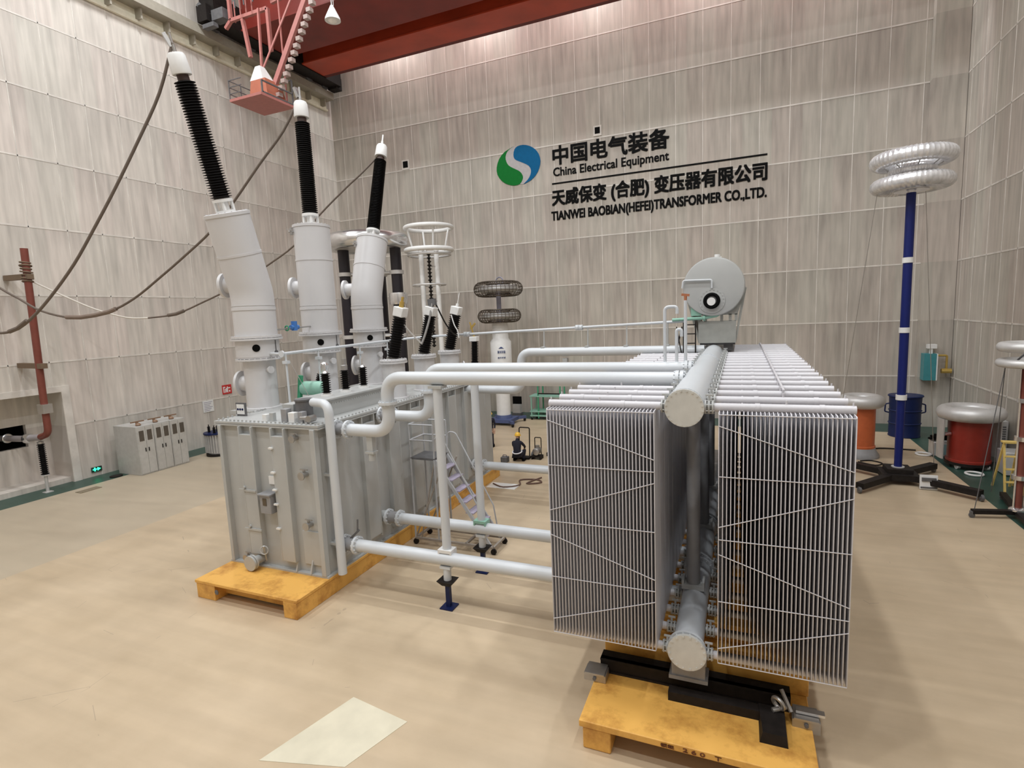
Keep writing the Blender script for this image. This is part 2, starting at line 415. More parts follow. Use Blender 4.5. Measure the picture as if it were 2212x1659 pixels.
S_ = [(-13.15,16.82),(-13.36,16.72),(-13.58,16.56),(-13.71,16.26),(-13.66,15.96),(-13.51,15.72),(-13.23,15.53),(-12.87,15.33),(-12.69,15.16),(-12.59,14.94),(-12.63,14.74),(-12.81,14.52),(-12.58,14.47),(-12.29,14.7),(-12.1,14.96),(-12.04,15.24),(-12.17,15.51),(-12.48,15.71),(-12.84,15.89),(-13.1,16.05),(-13.17,16.31),(-13.09,16.62),(-12.88,16.78)]
def smooth_poly(P):
    out = []
    for i in range(len(P)):
        p0, p1, p2, p3 = (Vector(P[(i+k) % len(P)]) for k in (-1, 0, 1, 2))
        # keep the pointed tips: no overshoot where the turn is sharp
        for t in (0, .5):
            q = p1 if t == 0 else p1*.5625 + p2*.5625 - p0*.0625 - p3*.0625
            if t and ((p1-p0).angle(p2-p1, 0) > 1.2 or (p3-p2).angle(p2-p1, 0) > 1.2): q = (p1+p2)/2
            out.append((q.x, q.y))
    return out
obj('green_leaf', MB().prism(smooth_poly(G_), y-.02, y), mat('emblem_green', (0.008, 0.17, 0.03), .7, spec=.12), s, smooth=False)
obj('blue_leaf', MB().prism(smooth_poly(B_), y-.02, y), mat('emblem_blue', (0.006, 0.115, 0.27), .7, spec=.12), s, smooth=False)
obj('silver_band', MB().prism(smooth_poly(S_), y-.012, y), mat('emblem_silver', (0.47, 0.45, 0.45), .6, spec=.2), s, smooth=False)
def vent(x0, x1, z0, z1, label):
    v = thing('wall_vent', label, 'vent', ((x0+x1)/2, YB-.05, z0))
    obj('frame', MB().box(x0-.09, x1+.09, YB-.05, YB-.01, z0-.12, z1+.09), SEAM, v, smooth=False)
    obj('opening', MB().box(x0, x1, YB-.06, YB-.03, z0, z1), BLACK, v, smooth=False)
vent(-21.27, -20.89, 16.63, 17.05, 'small black square wall vent behind the third tall bushing, left of the emblem')
vent(-7.98, -7.68, 16.72, 17.08, 'small black square wall vent just above the large heading of the wall sign')
p = thing('fire_notice', 'red sign with white pictogram on the left wall above the grey cabinets', 'sign', (XL+.02, 22.05, 2.65))
obj('red_board', MB().box(XL+.02, XL+.04, 21.75, 22.35, 2.67, 3.19), mat('notice_red', (0.55, 0.03, 0.03), .5), p, smooth=False)
g = MB()
for i, (a, b, c, d) in enumerate(((.06,.12,.08,.36),(.05,.2,.36,.42),(.17,.23,.08,.30),(.30,.36,.08,.42),(.36,.52,.30,.36),(.42,.5,.10,.2),(.24,.29,.12,.34))):
    g.box(XL+.04, XL+.045, 21.75+a, 21.75+b, 2.67+c, 2.67+d)
obj('white_pictogram', g, WHITE, p, smooth=False)
p = thing('paper_notice', 'white paper notice with rows of print on left wall below the red sign', 'notice', (XL+.02, 20.77, 1.85))
obj('sheet', MB().box(XL+.02, XL+.03, 20.45, 21.1, 1.86, 2.5), WHITE, p, smooth=False)
g = MB()
for k in range(6): g.box(XL+.03, XL+.033, 20.52, 21.03-.08*(k % 3), 2.38-.09*k, 2.41-.09*k)
obj('print_rows', g, mat('print_violet', (.35,.33,.42), .7), p, smooth=False)
p = thing('exit_sign', 'small glowing green emergency exit sign low on left wall beside the recess', 'sign', (XL+.02, 14.83, .2))
obj('housing', MB().box(XL+.02, XL+.06, 14.62, 15.05, .2, .42), mat('exit_dark', (.01,.05,.04), .5), p, smooth=False)
g = MB().box(XL+.06, XL+.065, 14.66, 14.98, .29, .34).prismx([(14.86,.23),(15.0,.315),(14.86,.40)], XL+.06, XL+.066).box(XL+.06, XL+.065, 14.72, 14.78, .23, .40)
obj('arrow', g, mat('exit_green', (0.05, 0.9, 0.45), .5, emit=2.0), p, smooth=False)
# ---------------------------------------------------------------- transport platform and transformer tank
t = thing('transport_platform', 'long orange yellow transport platform under the transformer tank, left on the floor', 'platform', (-10.5, 14, 0))
obj('deck', MB().box(-12.13, -8.93, 8.44, 19.6, .38, .455), ORANGE, t, bevel=.012)
obj('beam', MB().prismx([(8.44,0),(19.5,0),(19.5,.38),(8.44,.38)], -9.33, -8.95), ORANGE, t, bevel=.012)
obj('beam', MB().box(-12.11, -11.5, 8.46, 19.5, 0, .38), ORANGE, t, bevel=.012)
obj('cross_panel', MB().box(-11.5, -9.33, 8.75, 8.85, .06, .38), ORANGE, t)
obj('lifting_hole', MB().lathe([(.06,0),(.06,.01)], (-11.42, 8.45, .24), (0,-1,0), 14), DGREY, t)

TY = (11.40, 13.95, 16.45); TX = -12.55; LID = 4.15
t = thing('transformer_tank', 'large grey ribbed transformer tank with bolted lid standing on the orange yellow platform', 'transformer', (-10.5, 14, .455))
x0, x1, ya, yb = -12.05, -9.02, 9.6, 19.1
obj('tank_body', MB().box(x0, x1, ya, yb, .50, 4.05), GREY, t)
obj('base_flange', MB().box(x0-.08, x1+.08, ya-.12, yb+.1, .455, .50), GREY, t)
lid = MB().box(x0-.16, x1+.14, ya-.1, yb+.12, 4.05, 4.09).box(x0-.16, x1+.14, ya-.1, yb+.12, 4.10, LID)
for k in range(24): lid.lathe([(.022,0),(.022,.045)], (x0-.05+k*.135, ya-.04, LID), (0,0,1), 6)
for k in range(70): lid.lathe([(.022,0),(.022,.045)], (x1+.08, ya+k*.134, LID), (0,0,1), 6)
for k in range(14): lid.lathe([(.022,0),(.022,.045)], (x0-.1, ya+k*.134, LID), (0,0,1), 6)
for y in TY: lid.box(TX-.62, x0-.1, y-.62, y+.62, 4.05, LID)
obj('tank_lid', lid, GREY, t)
for y in TY: obj('side_pocket', MB().hexa([(x0-.05,y-.55,1.6),(x0,y-.55,1.6),(x0,y+.55,1.6),(x0-.05,y+.55,1.6),(TX-.5,y-.55,4.05),(x0,y-.55,4.05),(x0,y+.55,4.05),(TX-.5,y+.55,4.05)]), GREY, t)
def stiff_front(a, b, zb):
    mb = MB().box(a+.03, b-.03, ya-.15, ya+.01, zb, 3.86)
    mb.box(a, a+.035, ya-.155, ya+.01, zb, 4.05).box(b-.035, b, ya-.155, ya+.01, zb, 4.05)
    return mb
obj('stiffener', stiff_front(-11.36, -10.92, .80), GREY, t, bevel=.008)
obj('stiffener', stiff_front(-10.32, -9.88, .74), GREY, t, bevel=.008)
cb = MB().box(x1-.10, x1+.03, ya-.13, ya+.02, .5, 4.05)
obj('corner_post', cb, GREY, t, bevel=.008)
obj('corner_post', MB().box(x0-.03, x0+.07, ya-.13, ya+.02, .5, 4.05), GREY, t, bevel=.008)
for xg in (-9.93, -9.48): obj('gusset', MB().prismx([(ya-.14,.5),(ya+.01,.5),(ya+.01,.95)], xg, xg+.04), GREY, t)
obj('cover_plate', MB().box(-9.70, -9.17, ya-.035, ya+.01, .70, 1.54), GREY, t, bevel=.006)
for i in range(8):
    y = 9.95 + 1.12*i
    mb = MB().box(x1-.01, x1+.13, y+.03, y+.50, .78, 3.86).box(x1-.01, x1+.135, y, y+.035, .70, 4.05).box(x1-.01, x1+.135, y+.495, y+.53, .70, 4.05)
    mb.hexa([(x1-.01,y+.03,.62),(x1+.02,y+.03,.62),(x1+.02,y+.5,.62),(x1-.01,y+.5,.62),(x1-.01,y+.03,.78),(x1+.13,y+.03,.78),(x1+.13,y+.5,.78),(x1-.01,y+.5,.78)])
    obj('stiffener', mb, GREY, t, bevel=.008)
b = obj('junction_box', MB().box(-10.76, -10.42, ya-.24, ya, 1.93, 2.40), MGREY, t, bevel=.012)
obj('box_window', MB().box(-10.66, -10.54, ya-.25, ya-.235, 2.14, 2.32), mat('window_brown', (.10,.075,.05), .3), b)
obj('box_visor', MB().box(-10.79, -10.39, ya-.29, ya, 2.40, 2.43), MGREY, b)
obj('rating_plate', MB().box(-10.62, -10.44, ya-.03, ya, 2.62, 2.82), WHITE, t)
def valve(x, z, s=1.0):
    mb = MB().cyl((x, ya, z), (x, ya-.16*s, z), .055*s).lathe([(.09*s,0),(.09*s,.03)], (x, ya-.16*s, z), (0,-1,0), 16)
    mb.cyl((x, ya-.08*s, z), (x, ya-.08*s, z+.12*s), .03*s, n=10).bar((x-.10*s, ya-.08*s, z+.12*s), (x+.10*s, ya-.08*s, z+.12*s), .025*s)
    obj('valve', mb, STEEL, t)
valve(-9.42, 2.95, 1.1); valve(-9.42, 1.72, 1.1); valve(-9.62, 3.82); valve(-11.55, .64, .9)
mb = MB().cyl((-11.12, ya, .66), (-11.12, ya-.34, .66), .11).lathe([(.19,0),(.19,.05)], (-11.12, ya-.30, .66), (0,-1,0), 20).lathe([(.19,0),(.19,.05)], (-11.12, ya-.37, .66), (0,-1,0), 20)
mb.cyl((-10.95, ya-.05, .62), (-10.72, ya-.30, 1.12), .022, n=8).torus((-10.78, ya-.24, .98), .10, .015, (0.3,-1,.2), 20, 8)
obj('drain_valve', mb, GREY, t)
for z in (3.55, 2.95, 2.52, 2.16, 1.55): obj('wire_clip', MB().box(-10.36, -10.24, ya-.20, ya-.14, z, z+.04), WHITE, t)
for x, z in ((-11.36, 2.42), (-11.30, 1.42)): obj('grounding_pad', MB().box(x-.14, x+.42, ya-.18, ya-.15, z, z+.05).lathe([(.035,0),(.035,.05)], (x+.05, ya-.15, z+.1), (0,-1,0), 10), GREY, t)
# fittings on the lid
obj('relief_vent', MB().cyl((-9.72, 10.02, LID), (-9.72, 10.02, 4.28), .13).cyl((-9.72, 10.02, 4.28), (-9.72, 10.02, 4.66), .20).lathe([(.22,0),(.22,.04)], (-9.72,10.02,4.64), (0,0,1), 20), DGREY, t)
obj('terminal_case', MB().box(-10.35, -10.0, 9.95, 10.35, LID, 4.55), GREY, t, bevel=.01)
obj('terminal_case', MB().box(-10.12, -9.95, 9.66, 9.84, LID, 4.48), MGREY, t, bevel=.01)
obj('terminal_case', MB().box(-9.90, -9.72, 9.66, 9.82, LID, 4.40), WHITE, t, bevel=.01)
obj('terminal_case', MB().box(-9.62, -9.48, 9.68, 9.84, LID, 4.42), MGREY, t, bevel=.01)
obj('gas_collector', MB().cyl((-9.40, 9.72, LID), (-9.40, 9.72, 4.27), .05).cyl((-9.55, 9.72, 4.27), (-9.2, 9.72, 4.27), .06).cyl((-9.25, 9.62, 4.27), (-9.25, 9.82, 4.27), .08), STEEL, t)
obj('lid_block', MB().box(-10.75, -10.62, 9.68, 9.80, LID, 4.32), WHITE, t)
obj('lid_block', MB().box(-10.55, -10.44, 9.72, 9.82, LID, 4.36), GREY, t)
g = obj('gauge_panel', MB().box(-12.20, -11.86, 10.18, 10.22, 4.15, 4.50).box(-12.15,-12.12,10.22,10.3,4.15,4.3), DGREY, t)
f = MB().box(-12.16, -11.90, 10.165, 10.18, 4.20, 4.46)
obj('gauge_face', f, WHITE, g)
d = MB()
for k in range(3): d.lathe([(.03,0),(.03,.01)], (-12.11+.08*k, 10.165, 4.33), (0,-1,0), 12)
obj('gauge_dials', d, BLUED, g)
for y in (10.75, 15.0): obj('lifting_lug', MB().prismx([(y-.2,LID),(y+.2,LID),(y+.08,4.42),(y-.08,4.42)], -10.9, -10.84), GREY, t)

# ---------------------------------------------------------------- tall bushings on their turrets
NTH = ('first', 'second', 'third')
def sheds(n, L, rc, rs, rc1=None, rs1=None):
    rc1 = rc1 or rc; rs1 = rs1 or rs; out = [(rc, 0)]; p = L/n
    for i in range(n):
        f = (i+.5)/n; a = rc+(rc1-rc)*f; b = rs+(rs1-rs)*f; h = i*p
        out += [(a, h+p*.12), (b, h+p*.42), (b*.985, h+p*.52), (a, h+p*.72)]
    out.append((rc1, L)); return out
WHERE = ('leaning toward the camera', 'standing upright in the middle', 'leaning away toward the back wall')
for i, y in enumerate(TY):
    lean = (-.268, 0, .29)[i]                       # dy per unit of height above the bend
    t = thing('bushing_turret', f'tall pale grey turret tube on the transformer, {WHERE[i]}', 'turret', (TX, y, LID), 'turrets of the tall bushings')
    obj('lower_tube', MB().lathe([(.52,0),(.52,.04),(.425,.05),(.425,1.36)], (TX,y,LID)), TURW, t)
    obj('lower_flange', MB().lathe([(.60,0),(.60,.05)], (TX,y,5.52), n=32).lathe([(.56,.06),(.56,.10)], (TX,y,5.52), n=32).bolts((TX,y,5.55), (0,0,1), .555, 24, .016, .05), TURW, t)
    obj('collar', MB().lathe([(.57,0),(.57,.46)], (TX,y,5.62), n=32), TURW, t)
    d = Vector((.69,-.72,0)) if i == 0 else Vector((.64,-.77,0))
    obj('plug', MB().lathe([(.10,0),(.10,.03),(.075,.035)], Vector((TX,y,5.87))+d*.555, d, 18), BLACK, t)
    e = Vector((d.x*.55-d.y*.83, d.y*.55+d.x*.83, 0))
    obj('cable_gland', MB().lathe([(.06,0),(.06,.04)], Vector((TX,y,5.72))+e*.56, e, 12).cyl(Vector((TX,y,5.72))+e*.585, Vector((TX,y,6.06))+e*.585, .012, n=6), DGREY, t)
    obj('upper_flange', MB().lathe([(.68,0),(.68,.05)], (TX,y,6.08), n=36).lathe([(.66,.06),(.66,.12)], (TX,y,6.08), n=36).bolts((TX,y,6.14), (0,0,1), .625, 28, .016, .07), TURW, t)
    ax = Vector((0, lean, 1)).normalized()
    bend = Vector((TX, y, 7.35)); top = bend + ax*2.15
    path = [(TX,y,6.18), (TX,y,6.9), (TX,y,7.12)]
    for k in range(1, 6):
        f = k/6; path.append(Vector((TX,y,7.12))*(1-f)**2 + bend*2*f*(1-f) + (bend+ax*.23)*f*f)
    path += [bend+ax*.23, bend+ax*1.2, top]
    obj('upper_tube', MB().tube(path, .555, 32), TURW, t)
    hp = Vector((TX,y,7.0))
    obj('seam_band', MB().lathe([(.572,-.10),(.572,-.02)], hp, n=32, caps=True).lathe([(.566,.02),(.566,.035)], hp, n=32), TURW, t)
    obj('seam_band', MB().lathe([(.568,-.03),(.568,.03)], bend+ax*1.1, ax, 32), TURW, t)
    obj('top_plate', MB().lathe([(.572,-.05),(.572,.03),(.45,.05)], top, ax, 32).bolts(top+ax*.03, ax, .50, 20, .016, .03), TURW, t)
    # inspection covers on the outer side
    n1 = Vector((-.95,-.3,0)).normalized()
    obj('inspection_cover', MB().lathe([(.22,.40),(.22,.72),(.34,.72),(.34,.80),(.27,.83)], Vector((TX,y,7.62)), n1, 24), TURW, t)
    obj('inspection_cover', MB().lathe([(.22,.30),(.22,.56),(.36,.56),(.36,.63),(.3,.66)], Vector((TX,y,4.86)), n1, 24), TURW, t)
    obj('side_boss', MB().lathe([(.07,0),(.07,.10),(.10,.10),(.10,.14)], Vector((TX+.42, y-.1, 5.25)), (1,-.2,0), 14), TURW, t)
    k = MB(); n2 = Vector((-.55,-.83,0)).normalized()
    if i:                                           # little sampling valve cluster near the top
        q = top - ax*.18 + n2*.5
        k.cyl(q, q+n2*.2, .03, n=8).cyl(q+n2*.12-Vector((0,0,.1)), q+n2*.12+Vector((0,0,.12)), .045, n=8).bar(q+n2*.18+Vector((-.1,0,.08)), q+n2*.18+Vector((.14,0,.02)), .03)
        obj('sampling_valve', k, STEEL, t)
    # the bushing itself
    base = top + ax*.05
    b = thing('high_voltage_bushing', f'tall black ribbed bushing with white cap, {WHERE[i]}', 'bushing', base, 'tall black bushings of the transformer')
    fr = MB().lathe([(.24,0),(.24,.05)], base, ax, 24).lathe([(.25,.26),(.25,.33),(.18,.36)], base, ax, 24)
    t1 = Vector((1,0,0)); t2 = ax.cross(t1)
    for k in range(4):
        q = base + (t1*math.cos(PI/4+k*PI/2) + t2*math.sin(PI/4+k*PI/2))*.2
        fr.bar(q+ax*.03, q+ax*.30, .06)
    fr.lathe([(.12,.03),(.12,.3)], base, ax, 16)
    obj('mounting_frame', fr, WHITE, b)
    n = 44
    obj('insulator', MB().lathe(sheds(n, 2.72, .185, .27 if i == 0 else .24, .16, .24 if i == 0 else .22), base+ax*.36, ax, 26), BLACKI, b)
    obj('neck', MB().lathe([(.135,0),(.135,.20)], base+ax*3.08, ax, 20), mat('brown_neck', (.05,.025,.02), .5), b)
    obj('end_cap', MB().lathe([(.215,0),(.225,.03),(.20,.40),(.17,.46),(.12,.47)], base+ax*3.22, ax, 26), WHITE, b)
    q = base+ax*3.69
    tm = MB().cyl(q, q+ax*.16, .045, n=10).cyl(q+ax*.16, q+ax*.42, .03, n=10)
    if i < 2: tm.bar(q+ax*.12+Vector((-.05,0,0)), q+ax*.42+Vector((-.14,-.03,0)), .14, .08)
    obj('terminal', tm, STEEL if i < 2 else WHITE, b)
TIPS = []
for i, y in enumerate(TY):
    lean = (-.268, 0, .29)[i]; ax = Vector((0, lean, 1)).normalized()
    TIPS.append(Vector((TX,y,7.35)) + ax*(2.15+.05+3.69))

# ---------------------------------------------------------------- shorter bushings on the right of the lid
lx = -9.5
for i, y in enumerate((13.5, 15.2, 16.9)):
    nm = ('nearest of the three', 'middle of the three', 'farthest of the three')[i]
    t = thing('bushing_turret', f'short round grey turret on the tank lid, {nm} behind the overhead pipes', 'turret', (lx, y, LID), 'short turrets of the leaning bushings')
    obj('lower_tube', MB().lathe([(.40,0),(.40,.04),(.33,.05),(.33,1.08)], (lx,y,LID), n=28), TURW, t)
    obj('top_flange', MB().lathe([(.41,0),(.41,.05)], (lx,y,5.2), n=30).lathe([(.40,.06),(.40,.10),(.2,.13)], (lx,y,5.2), n=30).bolts((lx,y,5.27), (0,0,1), .37, 20, .015, .06), TURW, t)
    obj('hand_hole', MB().lathe([(.10,0),(.10,.12),(.16,.12),(.16,.17)], (lx+.3,y+.15,4.75), (.8,.6,0), 18), TURW, t)
    ax = Vector((math.sin(.26), 0, math.cos(.26))); base = Vector((lx+.0, y, 5.30))
    b = thing('leaning_bushing', f'short leaning black ribbed bushing with white square cap, {nm} on the lid', 'bushing', base, 'leaning black bushings of the transformer')
    obj('mounting_frame', MB().lathe([(.20,0),(.20,.05),(.12,.06),(.12,.10)], base, ax, 20), STEEL, b)
    obj('insulator', MB().lathe(sheds(17, 1.22, .15, .20), base+ax*.08, ax, 24), BLACKI, b)
    q = base+ax*1.30; u1 = ax.cross(Vector((0,1,0))).normalized()
    cap = MB().bar(q, q+ax*.28, .32, .32, (0,1,0))
    obj('end_cap', cap, WHITE, b, bevel=.02)
    q = q+ax*.28
    if i == 0: obj('terminal', MB().cyl(q, q+ax*.16, .07, n=12).cyl(q+ax*.1, q+ax*.30, .04, n=10), BRASS, b)
    elif i == 1: obj('terminal', MB().cyl(q, q+ax*.12, .06, n=12).bar(q+ax*.06+Vector((-.12,0,.08)), q+ax*.06+Vector((.14,0,.1)), .12, .2), DGREY, b)
    else: obj('terminal', MB().cyl(q, q+ax*.10, .05, n=10).cyl(q+ax*.1, q+ax*.48, .016, n=8), WHITE, b)
y = 18.55; lx4 = -9.35
t = thing('bushing_turret', 'lowest short turret at the far end of the tank lid', 'turret', (lx4, y, LID))
obj('lower_tube', MB().lathe([(.28,0),(.28,.04),(.22,.05),(.22,.48)], (lx4,y,LID), n=24), TURW, t)
obj('top_flange', MB().lathe([(.29,0),(.29,.07)], (lx4,y,4.60), n=24), TURW, t)
b = thing('leaning_bushing', 'small upright black bushing with grey cap at the far end of the tank lid', 'bushing', (lx4, y, 4.67))
obj('insulator', MB().lathe([(.14,0),(.14,.06)]+[(r,h+.06) for r,h in sheds(13, .80, .10, .15)], (lx4,y,4.67), (.04,0,1), 20), BLACKI, b)
obj('end_cap', MB().box(lx4-.12, lx4+.18, y-.14, y+.14, 5.52, 5.70), WHITE, b, bevel=.015)
obj('terminal', MB().cyl((lx4+.03,y,5.70), (lx4-.12,y,6.25), .03, n=8).bar((lx4-.1,y,6.0), (lx4+.1,y,6.2), .06), BRASS, b)

# box of small bushings on the near part of the lid
t = thing('bushing_box', 'long flat grey bolted box on the tank lid carrying three small bushings', 'box', (-9.85, 11.6, LID))
mb = MB().box(-10.30, -9.42, 10.45, 12.95, LID, 4.56)
for k in range(26): mb.lathe([(.016,0),(.016,.02)], (-9.42, 10.55+.092*k, 4.46), (1,0,0), 6)
obj('box_body', mb, GREY, t, bevel=.008)
obj('box_cover', MB().box(-10.36, -9.36, 10.39, 13.01, 4.56, 4.61), GREY, t, bevel=.008)
for i, y in enumerate((10.9, 11.64, 12.40)):
    b = thing('small_bushing', ('small black ribbed bushing nearest the camera on the grey lid box', 'small black ribbed bushing with silver top in the middle of the lid box', 'small black ribbed bushing at the far end of the lid box')[i], 'bushing', (-9.78, y, 4.61), 'small bushings on the lid box')
    obj('foot', MB().lathe([(.15,0),(.15,.04),(.09,.05),(.09,.08)], (-9.78,y,4.61), n=18), WHITE, b)
    obj('insulator', MB().lathe(sheds(9, .52, .075, .125), (-9.78,y,4.69), n=20), BLACKI, b)
    obj('terminal', MB().lathe([(.08,0),(.06,.04),(.03,.06),(.022,.24)] if i != 1 else [(.09,0),(.09,.12),(.06,.14),(.06,.30)], (-9.78,y,5.20), n=14), STEEL if i == 1 else ALU, b)

# ---------------------------------------------------------------- oil pipes between tank and radiators
def flange_pair(mb, p, axis, R):
    mb.lathe([(R,-.03),(R,.03)], p, axis, 26).bolts(p, axis, R*.86, 12, .016, .06)
PR = .145
def top_pipe(y, zt, xr, label, front=True):
    t = thing('oil_pipe', label, 'pipe', (-5, y, 4), 'upper oil pipes')
    path = fillet([(-8.5,y,3.95), (-7.35,y,3.95), (-7.35,y,zt), (xr,y,zt)], .42, 9)
    obj('pipe_run', MB().tube(path, PR, 24), PALE, t)
    for x in (-8.86, -8.52):
        mb = MB(); flange_pair(mb, (x,y,3.95), (1,0,0), .225); obj('flange', mb, PALE, t)
    obj('coupling', MB().cyl((-8.83,y,3.95), (-8.55,y,3.95), .15, n=24), MGREY, t)
    obj('tank_stub', MB().cyl((-9.02,y,3.95), (-8.86,y,3.95), .16, n=24), GREY, t)
    mb = MB(); flange_pair(mb, (-7.35,y,4.62), (0,0,1), .215); obj('flange', mb, PALE, t)
    mb = MB(); flange_pair(mb, (xr-.06,y,zt), (1,0,0), .17); flange_pair(mb, (xr+.02,y,zt), (1,0,0), .17); obj('flange', mb, PALE, t)
    if front:
        obj('prop', MB().box(-7.98, -7.82, y-.07, y+.07, 3.45, 3.83).box(-8.02,-7.78,y-.1,y+.1,3.42,3.47).cyl((-7.9,y,3.45),(-7.9,y,3.25),.09,n=14), GREY, t)
    return t
top_pipe(10.12, 5.19, -.98, 'nearest upper oil pipe, stepping up from the tank and crossing to the radiators')
top_pipe(11.90, 5.20, -.98, 'second upper oil pipe, just behind the nearest one', False)
y = 17.07
t = thing('oil_pipe', 'farthest upper oil pipe with an elbow, beyond the two near ones', 'pipe', (-5, y, 4), 'upper oil pipes')
obj('pipe_run', MB().tube(fillet([(-9.02,y,3.9), (-6.85,y,3.9), (-6.85,y,5.19), (-.98,y,5.19)], .40, 9), PR, 24), PALE, t)
mb = MB(); flange_pair(mb, (-6.85,y,4.66), (0,0,1), .22); obj('flange', mb, PALE, t)
mb = MB(); flange_pair(mb, (-8.6,y,3.9), (1,0,0), .22); obj('flange', mb, PALE, t)
obj('hanger', MB().box(-5.35,-5.2,y-.1,y+.1,4.86,4.98), GREY, t)
LOWZ = 1.15
for i, y in enumerate((10.0, 11.8, 17.07)):
    t = thing('oil_pipe', ('nearest lower oil pipe running straight from tank foot to radiators', 'second lower oil pipe running behind the nearest one', 'farthest lower oil pipe at the far end of the tank')[i], 'pipe', (-5, y, 1), 'lower oil pipes')
    obj('pipe_run', MB().cyl((-8.5,y,LOWZ), (-.95,y,LOWZ), PR, n=24), PALE, t)
    for x in (-8.80, -8.44):
        mb = MB(); flange_pair(mb, (x,y,LOWZ), (1,0,0), .22); obj('flange', mb, PALE, t)
    obj('coupling', MB().cyl((-8.77,y,LOWZ), (-8.47,y,LOWZ), .16, n=24), MGREY, t)
    obj('tank_stub', MB().cyl((-9.02,y,LOWZ), (-8.80,y,LOWZ), .16, n=24), GREY, t)
    if i == 0: obj('valve_handle', MB().bar((-8.62,y,LOWZ+.15), (-8.40,y+.05,LOWZ+.36), .05).cyl((-8.45,y+.05,LOWZ+.3),(-8.42,y+.05,LOWZ+.62),.02,n=8), DGREY, t)
for i, y in enumerate((10.05, 11.82)):
    nm = ('nearest', 'second')[i]; zt = (5.045, 5.055)[i]
    t = thing('pipe_post', f'upright grey tube standing on the {nm} lower oil pipe, propping the upper one', 'post', (-6.0, y, 1.3), 'posts between the oil pipes')
    obj('tube_shaft', MB().cyl((-6.0,y,1.36), (-6.0,y,zt-.06), .10, n=20), PALE, t)
    obj('foot_saddle', MB().box(-6.17,-5.83,y-.13,y+.13,1.30,1.37).box(-6.17,-6.13,y-.13,y+.13,1.22,1.30).box(-5.87,-5.83,y-.13,y+.13,1.22,1.30), WHITE if i == 0 else TEAL, t)
    obj('head_plate', MB().box(-6.16,-5.84,y-.12,y+.14,zt-.06,zt), GREY, t)
    t = thing('screw_jack', f'black and grey jack stand on the floor under the {nm} lower oil pipe', 'jack', (-6.0, (10.0, 11.8)[i], 0), 'jack stands under the lower pipes')
    yy = (10.0, 11.8)[i]
    obj('base_plate', MB().box(-6.16,-5.84,yy-.16,yy+.16,0,.03), BLUED, t)
    obj('column', MB().box(-6.05,-5.95,yy-.05,yy+.05,.03,.56), BLUED, t)
    obj('head_block', MB().hexa([(-6.1,yy-.1,.54),(-5.9,yy-.1,.54),(-5.9,yy+.1,.54),(-6.1,yy+.1,.54),(-6.2,yy-.17,.66),(-5.8,yy-.17,.66),(-5.8,yy+.17,.66),(-6.2,yy+.17,.66)]), DARK, t)
    obj('screw', MB().cyl((-6,yy,.66),(-6,yy,.95),.09,n=16).box(-6.13,-5.87,yy-.1,yy+.1,.94,1.0), PALE, t)
# vertical cable duct down the near corner of the tank
t = thing('cable_duct', 'pale vertical tube with an elbow top, down the near right corner of the tank', 'pipe', (-8.74, 9.75, .5))
obj('pipe_run', MB().tube(fillet([(-9.34,9.92,4.62),(-8.74,9.75,4.62),(-8.74,9.75,.50)], .26, 8), .105, 20), PALE, t)
obj('bracket', MB().box(-9.02,-8.74,9.72,9.78,2.9,2.96).box(-9.02,-8.74,9.72,9.78,1.2,1.26), GREY, t)
# long thin pipe from the turrets to the conservator
t = thing('breather_pipe', 'long thin white pipe from the tall turrets across to the conservator', 'pipe', (-8, 16, 5.8))
obj('pipe_run', MB().tube(fillet([(-11.4,11.1,5.69),(-11.4,16.6,5.75),(-10.6,17.25,5.80),(-9.2,17.25,5.84),(-1.55,17.25,6.05)], .2, 5), .042, 10), PALE, t)
for x in (-9.0, -4.9):
    z = 5.84 + (x+9.2)/7.65*.21
    mb = MB(); flange_pair(mb, (x,17.25,z), (1,0,0), .085); flange_pair(mb, (x+.12,17.25,z), (1,0,0), .085); obj('flange', mb, PALE, t)
for x in (-6.05, -4.55, -3.3, -2.05):
    z = 5.84 + (x+9.2)/7.65*.21
    obj('strut', MB().cyl((x,17.2,5.33),(x,17.25,z),.022,n=8).box(x-.06,x+.06,17.0,17.24,5.32,5.37), GREY, t)
obj('elbow', MB().lathe([(.09,0),(.09,.05)], (-11.4,11.1,5.69), (0,1,0), 16).cyl((-11.4,11.14,5.69),(-11.98,11.3,5.69),.04,n=10), PALE, t)
for (x, y, z0) in ((-11.35,11.2,LID),(-11.4,12.5,LID),(-11.4,14.4,LID),(-11.4,15.9,LID)):
    obj('strut', MB().cyl((x,y,z0),(x,y,5.70),.028,n=8).box(x-.08,x+.08,y-.06,y+.06,5.42,5.5), PALE, t)
obj('brace_wire', MB().cyl((-11.4,11.3,5.62),(-10.75,11.5,LID),.008,n=6), STEEL, t)
# things between the tall turrets
t = thing('slanted_bushing', 'slanted black bushing with silver head between the first and second tall turrets', 'bushing', (-11.75, 13.0, LID))
ax = Vector((.30,.1,1)).normalized(); q = Vector((-11.85,12.75,LID))
obj('insulator', MB().lathe([(.17,0)]+[(r,h+.05) for r,h in sheds(14,.78,.11,.16)], q, ax, 20), BLACKI, t)
obj('end_cap', MB().lathe([(.13,0),(.14,.05),(.13,.32),(.06,.38)], q+ax*.83, ax, 20), ALU, t)
t = thing('pressure_vessel', 'green horizontal canister on a sloped bracket between the first and second tall turrets', 'vessel', (-11.6, 12.1, LID))
obj('canister', MB().lathe([(.10,0),(.19,.05),(.20,.12),(.20,.62),(.16,.72)], (-11.75,12.1,4.62), (1,.1,0), 22), TEAL, t)
obj('bracket', MB().bar((-11.8,12.0,LID),(-11.66,12.0,5.0),.10).bar((-11.3,12.15,LID),(-11.3,12.15,4.5),.08).box(-11.8,-11.1,11.95,12.25,LID,4.24), GREENP, t)
